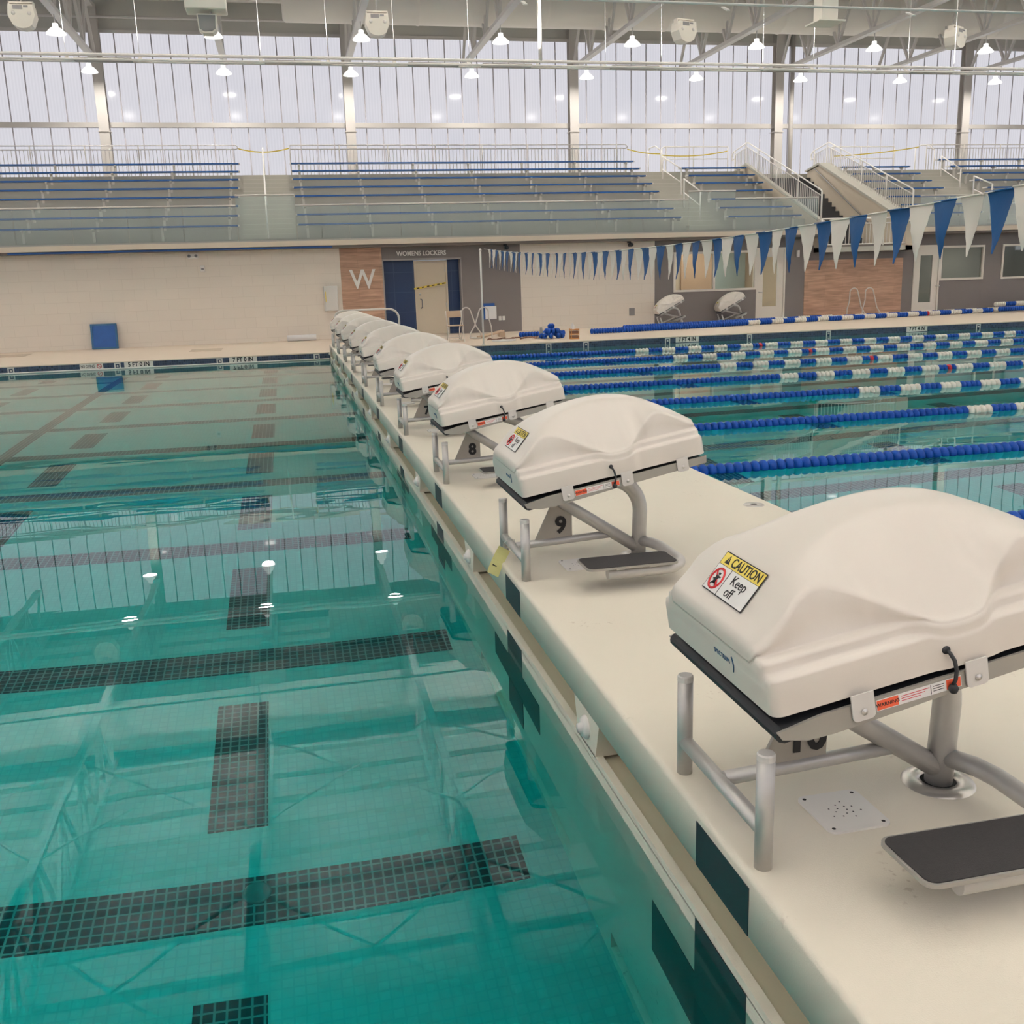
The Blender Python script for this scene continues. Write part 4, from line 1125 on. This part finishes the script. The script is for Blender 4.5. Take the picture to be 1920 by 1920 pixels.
back_guard(-.36, 12.1, 35.35, 'white balustrade behind the top row of the middle section')
back_guard(25.0, 36, 35.6, 'white balustrade behind the top row at the right edge')
def handrail(label, pts, posts, mid=None, group='aisle handrails'):
    o = Vector(posts[0][0]); t = thing('handrail', label, 'handrail', o, 0, group)
    b = MB(); b.tube([Vector(p) - o for p in pts], .024, 8); b.build('rail', 'railw', t)
    if mid:
        b = MB(); b.tube([Vector(p) - o for p in mid], .018, 8); b.build('mid_rail', 'railw', t)
    for a, c in posts:
        b = MB(); b.tube([Vector(a) - o, Vector(c) - o], .024, 8); b.build('post', 'railw', t)
handrail('centre handrail running up the aisle between the left and middle bleachers', [(-1.28, 35.4, 6.2), (-1.28, 34.6, 6.1), (-1.26, 29.2, 3.85), (-1.26, 28.95, 3.7)],
         [((-1.26, 28.95, 2.76), (-1.26, 28.95, 3.75)), ((-1.27, 31.9, tier(3)), (-1.27, 31.9, 4.96)), ((-1.28, 35.4, tier(7)), (-1.28, 35.4, 6.25))])
def sect_rail(label, x, ya, yb, za, zb, xa=None):
    # rail that steps down the tiers from (ya, za) to (yb, zb)
    fa = tier(min(7, max(0, int((ya - 28.86) / .8)))); fb = tier(min(7, max(0, int((yb - 28.86) / .8))))
    handrail(label, [(x, ya + .02, za), (x, yb - .02, zb)], [((x, yb, fb), (x, yb, zb)), ((x, ya, fa), (x, ya, za))], [(x, ya, za - .45), (x, yb, zb - .45)])
sect_rail('upper handrail in the aisle left of the stairs', 13.0, 34.0, 32.2, 5.72, 5.08)
sect_rail('lower handrail in the aisle left of the stairs', 12.7, 31.2, 29.8, 4.66, 4.12)
sect_rail('upper handrail in the aisle right of the stairs', 24.45, 33.8, 32.6, 5.66, 5.05)
sect_rail('lower handrail in the aisle right of the stairs', 23.55, 30.6, 29.6, 4.6, 4.22)
def walk_rail(label, x0, x1, y, ret=None):
    z = tier(7)
    handrail(label, [(x0, y - .35, z + .85), (x0 + .05, y - .2, z + .95), (x0 + .25, y, z + 1.03), (x1, y, z + 1.03)],
             [((x0, y - .35, tier(6)), (x0, y - .35, z + .86)), ((x0 + .3, y, z), (x0 + .3, y, z + 1.02)), (((x0 + x1) / 2, y, z), ((x0 + x1) / 2, y, z + 1.02)), ((x1, y, z), (x1, y, z + 1.03))],
             [(x0, y - .35, z + .45), (x0 + .25, y, z + .58), (x1, y, z + .58)], 'walkway handrails above the benches')
walk_rail('two bar handrail along the walkway behind the section left of the stairs', 13.45, 16.3, 35.6)
walk_rail('two bar handrail along the walkway behind the section right of the stairs', 20.6, 23.6, 35.7)
handrail('short hoop handrail at the top of the aisle left of the stairs', [(13.0, 35.5, 6.1), (13.05, 35.5, 6.2), (13.2, 35.3, 6.25), (13.32, 35.0, 6.05)], [((13.0, 35.5, tier(7)), (13.0, 35.5, 6.12)), ((13.32, 35.0, tier(7)), (13.32, 35.0, 6.06))])
handrail('short hoop handrail at the top of the aisle right of the stairs', [(24.4, 35.45, 6.15), (24.6, 35.4, 6.27), (24.82, 35.2, 6.25), (24.92, 34.95, 6.02)], [((24.4, 35.45, tier(7)), (24.4, 35.45, 6.16)), ((24.92, 34.95, tier(7)), (24.92, 34.95, 6.03))])
# stairwell: treads, side walls with sloped caps, sloped balustrades
b = MB(); n = 17; ys0, ys1, zs0, zs1 = 35.2, 30.5, 5.19, 2.2
for i in range(n):
    ya = ys0 - (ys0 - ys1) * i / n; yb = ys0 - (ys0 - ys1) * (i + 1) / n; z = zs0 - (zs0 - zs1) * (i + 1) / n
    b.box(16.5, 19.5, yb, ya + .03, z - .22, z)
struct(b.build('stair_flight', 'treadd'))
b = MB(); b.box(16.43, 19.95, 35.2, 43.6, 4.9, 5.19); struct(b.build('walkway', 'conc'))
b = MB(); b.box(16.43, 19.95, 28.45, 30.6, 2.05, 2.2); struct(b.build('stair_landing', 'conc'))
b = MB(); sp = [(28.45, 2.05), (35.2, 2.05), (35.2, 5.25), (34.3, 5.4), (28.45, 2.9)]
b.prism(sp, 19.5, 19.95, 'x'); b.prism(sp, 16.43, 16.5, 'x')
struct(b.build('wall_stair', 'stairw'))
b = MB(); cp = [(28.4, 2.9), (34.3, 5.42), (35.3, 5.26), (35.3, 5.32), (34.3, 5.50), (28.4, 2.98)]
b.prism(cp, 19.44, 19.99, 'x'); b.prism(cp, 16.42, 16.56, 'x')
struct(b.build('trim_7', 'conc'))
b = MB(); b.tube([(19.42, 34.5, 5.30), (19.42, 30.6, 3.05)], .022, 8); 
tag(b.build('wall_handrail', 'grey'), 'grey handrail on the inner wall of the central stairs', 'handrail')
def stair_rail(x, label):
    t = thing('stair_balustrade', label, 'railing', (x, 28.75, 3.0), 0, 'sloped balustrades of the central stairs')
    def top(y): return 4.02 + (y - 28.75) * .4 if y <= 34.3 else 6.24 - (y - 34.3) * .16
    def bot(y): return top(y) - .95
    yy = [28.75, 34.3, 35.5]
    def L(y, z): return (0, y - 28.75, z - 3.0)
    b = MB(); b.tube([L(28.7, 3.0), L(28.7, 3.98), L(28.78, 4.04), L(34.28, top(34.3)), L(35.45, top(35.45)), L(35.6, 5.95), L(35.58, 5.75), L(35.4, 5.78)], .024, 8)
    b.tube([L(28.75, top(28.75) - .16), L(34.3, top(34.3) - .16), L(35.4, top(35.4) - .16)], .018, 6)
    b.tube([L(28.75, bot(28.75)), L(34.3, bot(34.3)), L(35.4, bot(35.4))], .018, 6); b.build('rails', 'railw', t)
    for y in (28.72, 30.3, 31.9, 33.4, 34.4, 35.35):
        b = MB(); b.tube([L(y, bot(y) - .15), L(y, top(y))], .024, 8); b.build('post', 'railw', t)
    y = 28.9
    while y < 35.3:
        place(bal(.79), 'baluster', t, L(y, bot(y))); y += .125
stair_rail(16.49, 'white sloped balustrade on the left side of the central stairs')
stair_rail(19.86, 'white sloped balustrade on the right side of the central stairs')
t = thing('guard_rail', 'white balustrade across the landing at the foot of the central stairs', 'railing', (16.4, 28.48, 2.22))
b = MB(); b.tube([(0, 0, .88), (3.4, 0, .88)], .024, 8); b.tube([(0, 0, .72), (3.4, 0, .72)], .018, 6); b.tube([(0, 0, .06), (3.4, 0, .06)], .018, 6); b.build('rails', 'railw', t)
for x in (0, 1.13, 2.27, 3.4):
    b = MB(); b.tube([(x, 0, 0), (x, 0, .88)], .024, 8); b.build('post', 'railw', t)
for i in range(1, 27): place(bal(.66), 'baluster', t, (i * .126, 0, .06))
# barrier tapes strung between the railings
def hang_tape(a, c, sag, label):
    a = Vector(a); c = Vector(c); b = MB(); n = 10; vs = []
    for i in range(n + 1):
        f = i / n; p = a + (c - a) * f; p.z -= sag * 4 * f * (1 - f)
        vs += [p + Vector((0, 0, .02)), p - Vector((0, 0, .02))]
    fs = [(2 * i, 2 * i + 1, 2 * i + 3, 2 * i + 2) for i in range(n)]
    b.add(vs + [v + Vector((0, .003, 0)) for v in vs], fs + [tuple(j + 2 * n + 2 for j in f[::-1]) for f in fs])
    tag(b.build('barrier_tape', 'tape'), label, 'tape')
hang_tape((-2.1, 35.35, 6.2), (-.36, 35.35, 6.22), .12, 'yellow tape sagging across the top of the left aisle')
hang_tape((12.1, 35.35, 6.15), (13.5, 35.4, 5.98), .05, 'yellow tape across the top of the aisle left of the stairs')
hang_tape((13.5, 35.5, 5.95), (16.3, 35.6, 6.1), .1, 'yellow tape along the walkway left of the stairs')
hang_tape((20.9, 35.7, 5.9), (24.5, 35.4, 6.2), .05, 'yellow tape along the walkway right of the stairs')

# ------------------------------------------------------------------ upper window wall, roof
YG = 43.5; BAY = 9.93; ZB0, ZB1 = tier(7), 11.68
xs = [-7.56 + BAY * i for i in range(-2, 7)]
for i in range(len(xs) - 1):
    b = MB(); b.box(xs[i], xs[i + 1], YG, YG + .06, ZB0, ZB1); o = struct(b.build('window_%d' % (i + 4), 'panel'))
    b = MB()
    for j in range(15): x = xs[i] + BAY * j / 14; b.box(x - .024, x + .024, YG - .012, YG + .01, ZB0, ZB1)
    b.build('mullion', 'mull', o)
b = MB(); b.box(xs[0], xs[-1], YG - .22, YG - .02, 8.06, 8.25); struct(b.build('trim_8', 'steelp'))
b = MB(); b.box(xs[0], xs[-1], YG - .1, YG + .1, ZB1, 12.9); struct(b.build('wall_upper', 'fascia'))
b = MB(); b.box(xs[0], xs[-1], YG - .14, YG - .09, ZB1 - .03, ZB1 + .1); struct(b.build('trim_9', 'truss'))
b = MB(); b.tube([(xs[0], YG - .5, 12.15), (xs[-1], YG - .5, 12.15)], .05, 8); tag(b.build('service_pipe', 'truss'), 'thin white pipe running along the top of the far window wall', 'pipe')
for i, x in enumerate(xs):
    b = MB(); y = YG - .3
    b.box(x - .2, x + .2, y - .2, y - .17, ZB0, 12.6); b.box(x - .2, x + .2, y + .17, y + .2, ZB0, 12.6); b.box(x - .02, x + .02, y - .17, y + .17, ZB0, 12.6)
    b.box(x - .24, x + .24, y - .24, y + .24, 7.85, 7.88)
    struct(b.build('steel_column', 'steelp'))
b = MB(); b.tube([(22.97, YG - .25, ZB0), (22.97, YG - .25, 12.2)], .11, 12); tag(b.build('drain_pipe', 'steelp'), 'white vertical pipe beside the fourth column on the far window wall', 'pipe')
ZC = 12.9
b = MB(); b.box(-30, 55, -9, YG + .2, ZC, ZC + .2); struct(b.build('ceiling', 'ceil'))
b = MB()
for i in range(36): y = -8.5 + 1.5 * i; b.box(-30, 55, y - .05, y + .05, ZC - .18, ZC)
struct(b.build('roof_purlin', 'ceil'))
tm = MB(); zb, zt = 10.5, 12.6
tm.box(-.12, .12, -8.9, 43.0, zb - .07, zb + .07); tm.box(-.12, .12, -8.9, 43.3, zt - .08, zt + .1)
y = 43.0; up = True; tops = []
while y > -8.5:
    tm.bar((0, y, zb), (-.0, y - 1.25, zt), .1, .1); tm.bar((0, y - 2.5, zb), (0, y - 1.25, zt), .1, .1); tm.bar((0, y - 2.5, zb), (0, y - 2.5, zt), .07, .07); y -= 2.5
TR = tm.mesh('roof_truss', 'truss')
for i in range(-3, 11):
    o = place(TR, 'roof_truss', None, (-7.56 + BAY / 2 * i, 0, 0)); struct(o)
for j, yb in enumerate((25.5, 18.0, 10.5)):
    b = MB()
    for i in range(-2, 8):
        x0 = -7.56 + BAY / 2 * i
        b.tube([(x0, yb, 10.6), (x0 + BAY / 2, yb - 5, 10.6)], .035, 6); b.tube([(x0, yb - 5, 10.55), (x0 + BAY / 2, yb, 10.55)], .035, 6)
    struct(b.build('roof_brace', 'truss'))
def duct(x0, x1, y, z, r, label, elbow=False):
    b = MB(); prof = [(0, x0), (r * .9, x0), (r, x0 + .1)]; x = x0 + .1
    while x < x1 - 2: prof += [(r, x + 2.4), (r * 1.02, x + 2.42), (r * 1.02, x + 2.5), (r, x + 2.52)]; x += 2.5
    prof += [(r, x1), (0, x1)]
    b.lathe(prof, (0, y, z), 'x', 28); tag(b.build('air_duct', 'duct'), label, 'duct')
duct(-.2, 52, 38.6, 11.95, .88, 'large round white air duct under the roof near the far windows')
duct(-26, 52, 30.2, 11.7, .8, 'large round white air duct running above the first light rail')
# high bay lamps in two rows over the seating
def lamp_meshes():
    d = {}
    b = MB(); b.lathe([(.04, .34), (.09, .33), (.1, .22), (.17, .18), (.30, .05), (.315, .0), (.30, .0), (.165, .165), (0, .17)], n=24); d['shade'] = b.mesh('shade', 'lampshade')
    b = MB(); b.lathe([(0, -.005), (.2, .0), (.298, .015)], n=24); b.lathe([(.298, .015), (.0, .03)], n=24); d['lens'] = b.mesh('lens', 'lampglow')
    b = MB(); b.tube([(0, 0, .33), (0, 0, .72)], .018, 8); d['stem'] = b.mesh('stem', 'truss')
    return d
LM = lamp_meshes()
rowname = ['row nearest the windows', 'row nearer the pool']
for r, (y, z) in enumerate(((41.4, 9.78), (35.6, 9.82))):
    for i in range(9):
        x = -7.6 + 5.0 * i
        t = thing('high_bay_lamp', 'lit white high bay lamp, number %d from left in the %s' % (i + 1, rowname[r]), 'lamp', (x, y, z), 0, 'high bay lamps over the seating')
        place(LM['shade'], 'shade', t); place(LM['lens'], 'lens', t); place(LM['stem'], 'stem', t)
        lamp('lamp_light', 0, (0, 0, -.03), 110, .5, parent=t)
# hanging loudspeakers
def speaker_mesh():
    b = MB(); p = [(-.32, .30), (.32, .30), (.36, .02), (.30, -.12)]
    for i in range(1, 8): a = -.35 - i / 8 * (PI - .7); p.append((.31 * math.cos(a), -.10 - .22 * abs(math.sin(a))))
    p += [(-.30, -.12), (-.36, .02)]
    b.prism(p, -.22, .22, 'y'); return b.mesh('cabinet', 'spk')
SPK = speaker_mesh()
for i, x in enumerate((-7.53, 2.46, 12.4, 22.4)):
    t = thing('hanging_speaker', 'white shield shaped loudspeaker hanging over the far deck, %s from the left' % ['first', 'second', 'third', 'fourth'][i], 'speaker', (x, 30.6, 9.12), (0, 0, .25, .45)[i], 'hanging white loudspeakers')
    place(SPK, 'cabinet', t)
    b = MB(); b.box(-.33, .33, -.1, .1, .36, .40); b.box(-.33, -.30, -.1, .1, .2, .38); b.box(.30, .33, -.1, .1, .2, .38); b.build('bracket', 'spk', t)
    b = MB(); b.box(-.2, .05, -.226, -.22, .17, .28); b.box(.08, .2, -.226, -.22, .22, .27); b.build('label_plate', 'grey', t)
    for s in (-.2, .22):
        b = MB(); b.lathe([(0, -.015), (.05, -.015), (.055, 0)], (s, -.22, .07), 'y', 14); b.build('bolt_cap', 'cap', t)
    b = MB(); b.tube([(0, 0, .4), (0, 0, 1.8)], .014, 6); b.build('rod', 'truss', t)
t = thing('equipment_box', 'big white box with a loudspeaker slung below it, hanging left of centre', 'speaker', (-2.28, 26.0, 8.58))
b = MB(); b.box(-.5, .5, -.35, .35, -.32, .4); b.build('housing', 'spk', t, bevel=.03)
b = MB(); b.prism([(-.24, -.40), (.24, -.40), (.22, -.75), (.12, -.84), (-.12, -.84), (-.22, -.75)], -.18, .2, 'y'); b.build('speaker_cabinet', 'spk', t)
b = MB(); b.prism([(-.21, -.43), (.21, -.43), (.19, -.74), (.1, -.8), (-.1, -.8), (-.19, -.74)], -.19, -.18, 'y'); b.build('speaker_grille', 'grey', t)
b = MB(); b.tube([(.1, 0, -.4), (.1, 0, -.32)], .03, 8); b.tube([(-.3, 0, .4), (-.3, 0, 1.9)], .03, 8); b.build('stem', 'truss', t)
t = thing('equipment_box', 'small white box with a flange hanging under the roof, right of centre', 'box', (14.85, 26.0, 8.75))
b = MB(); b.box(-.25, .25, -.25, .25, -.35, .5); b.build('housing', 'spk', t, bevel=.02)
b = MB(); b.box(-.42, .42, -.4, .4, -.40, -.36); b.build('flange', 'spk', t); b = MB(); b.tube([(0, 0, .5), (0, 0, 4.1)], .03, 8); b.build('stem', 'truss', t)
# light rails: twin pipes, up-facing fixtures, hanger cables
def light_rail(y, z, fx, hx, label, power, x0=-26, x1=46, twin=True):
    t = thing('light_rail', label, 'light', (0, y, z))
    b = MB(); b.tube([(x0, 0, .05), (x1, 0, .05)], .045 if twin else .03, 10); b.build('pipe', 'railw', t)
    if twin:
        b = MB(); b.tube([(x0, -.14, -.10), (x1, -.14, -.10)], .03, 8); b.tube([(x0, .14, -.10), (x1, .14, -.10)], .03, 8); b.build('lower_pipe', 'railw', t)
    for a, c in fx:
        if twin:
            b = MB(); b.box(a, c, -.13, .13, -.12, -.04); b.build('fixture', 'alu', t, bevel=.01)
        lamp('uplight', 0, ((a + c) / 2, 0, .14), power, c - a, .22, (PI, 0, 0), (1, .965, .93), t)
    for x in hx:
        b = MB(); b.tube([(x, 0, .08), (x, 0, 2.75)], .0055, 5); b.bar((x, -.16, -.13), (x, .16, .02), .09, .03); b.build('hanger', 'railw', t)
    return t
UP = 172
fx1 = [(-14.6, -13.1), (-9.8, -8.3), (-6, -4.5), (-.95, .6), (3.1, 4.6), (5.3, 6.8), (9.3, 10.8), (14.3, 15.85), (19.55, 21.05), (24.5, 26), (29, 30.5), (34, 35.5)]
hx1 = [-10, -8.1, -6.2, -4.3, -1.05, .82, 2.72, 4.92, 7.03, 9.12, 10.92, 14.29, 16.04, 19.4, 21.1, 24.3, 26.2]
light_rail(28.75, 7.75, fx1, hx1, 'long white twin pipe light rail with grey fixtures hanging in front of the windows', UP * 1.5)
light_rail(22.1, 7.72, [(-19 + 5 * i, -17.5 + 5 * i) for i in range(12)], [-10 + 5 * i for i in range(9)], 'thin white light rail crossing the top right corner of the view', UP * 1.5, twin=False)
for y, wd in ((4.5, 'over the pool near block 8'), (-1.5, 'over the near pool edge'), (-6.5, 'over the near deck behind the camera')):  # rails added out of view to brighten the near pool and deck
    light_rail(y, 7.75, [(-19 + 10 * i, -16 + 10 * i) for i in range(6)], [-15 + 5 * i for i in range(11)], 'added unseen white twin pipe light rail hanging ' + wd, UP * 2.4)
b = MB(); b.tube([(7.1, 28.75, 7.8), (7.1, 28.75, 12.8)], .045, 10); tag(b.build('drop_pipe', 'railw'), 'thick white vertical pipe dropping to the light rail', 'pipe')
# remaining walls of the hall; their glowing window panels are added as fill
for nm, x0, x1 in (('left', -30.2, -30), ('right', 55, 55.2)):
    b = MB(); b.box(x0, x1, -9, YG, -.4, 2.6); b.box(x0, x1, -9, YG, 11.6, ZC); struct(b.build('wall_' + nm, 'fascia'))
    for i in range(5):  # unseen glowing panels added to light faces turned towards the end walls
        y0 = -9 + 10.5 * i; b = MB(); b.box(x0 + .05, x1 - .05, y0, y0 + 10.4, 2.6, 11.6); o = struct(b.build('window_%d' % (22 + i + (5 if nm == 'right' else 0)), 'fill_panel_end'))
        b = MB(); b.box(x0, x1, y0 + 10.4, y0 + 10.5, 2.6, 11.6); b.build('mullion', 'mull', o)
b = MB(); b.box(-30, 55, -9.2, -9, -.4, 3.4); b.box(-30, 55, -9.2, -9, 11.6, ZC); struct(b.build('wall_front', 'fascia'))
for i in range(8):  # unseen glowing panels added behind the camera to lift the near field
    b = MB(); b.box(-30 + 10.6 * i, -19.5 + 10.6 * i, -9.15, -9.05, 3.4, 11.6); o = struct(b.build('window_%d' % (i + 14), 'fill_panel_near'))
    b = MB(); b.box(-19.5 + 10.6 * i, -19.4 + 10.6 * i, -9.2, -9.0, 3.4, 11.6); b.build('mullion', 'mull', o)

# ------------------------------------------------------------------ camera, world, view
cam = bpy.data.cameras.new('camera'); co = bpy.data.objects.new('camera', cam); COL.objects.link(co)
yaw, pitch, roll = .2139, .2301, -.0316
f = Vector((math.sin(yaw) * math.cos(pitch), math.cos(yaw) * math.cos(pitch), -math.sin(pitch)))
r = Vector((math.cos(yaw), -math.sin(yaw), 0)); u = r.cross(f)
r2 = r * math.cos(roll) + u * math.sin(roll); u2 = u * math.cos(roll) - r * math.sin(roll)
co.matrix_world = Matrix(((r2.x, u2.x, -f.x, -.8944), (r2.y, u2.y, -f.y, -1.9715), (r2.z, u2.z, -f.z, 1.4222), (0, 0, 0, 1)))
cam.sensor_width = 36; cam.lens = 36 * 1844.2 / 1920; cam.clip_start = .05; cam.clip_end = 200
SC.camera = co
w = bpy.data.worlds.new('daylight'); SC.world = w; w.use_nodes = True
w.node_tree.nodes['Background'].inputs[0].default_value = (.8, .88, 1, 1); w.node_tree.nodes['Background'].inputs[1].default_value = .3
SC.view_settings.view_transform = 'Standard'; SC.view_settings.look = 'None'; SC.view_settings.gamma = 1
SC.view_settings.use_curve_mapping = False; SC.view_settings.exposure = .16
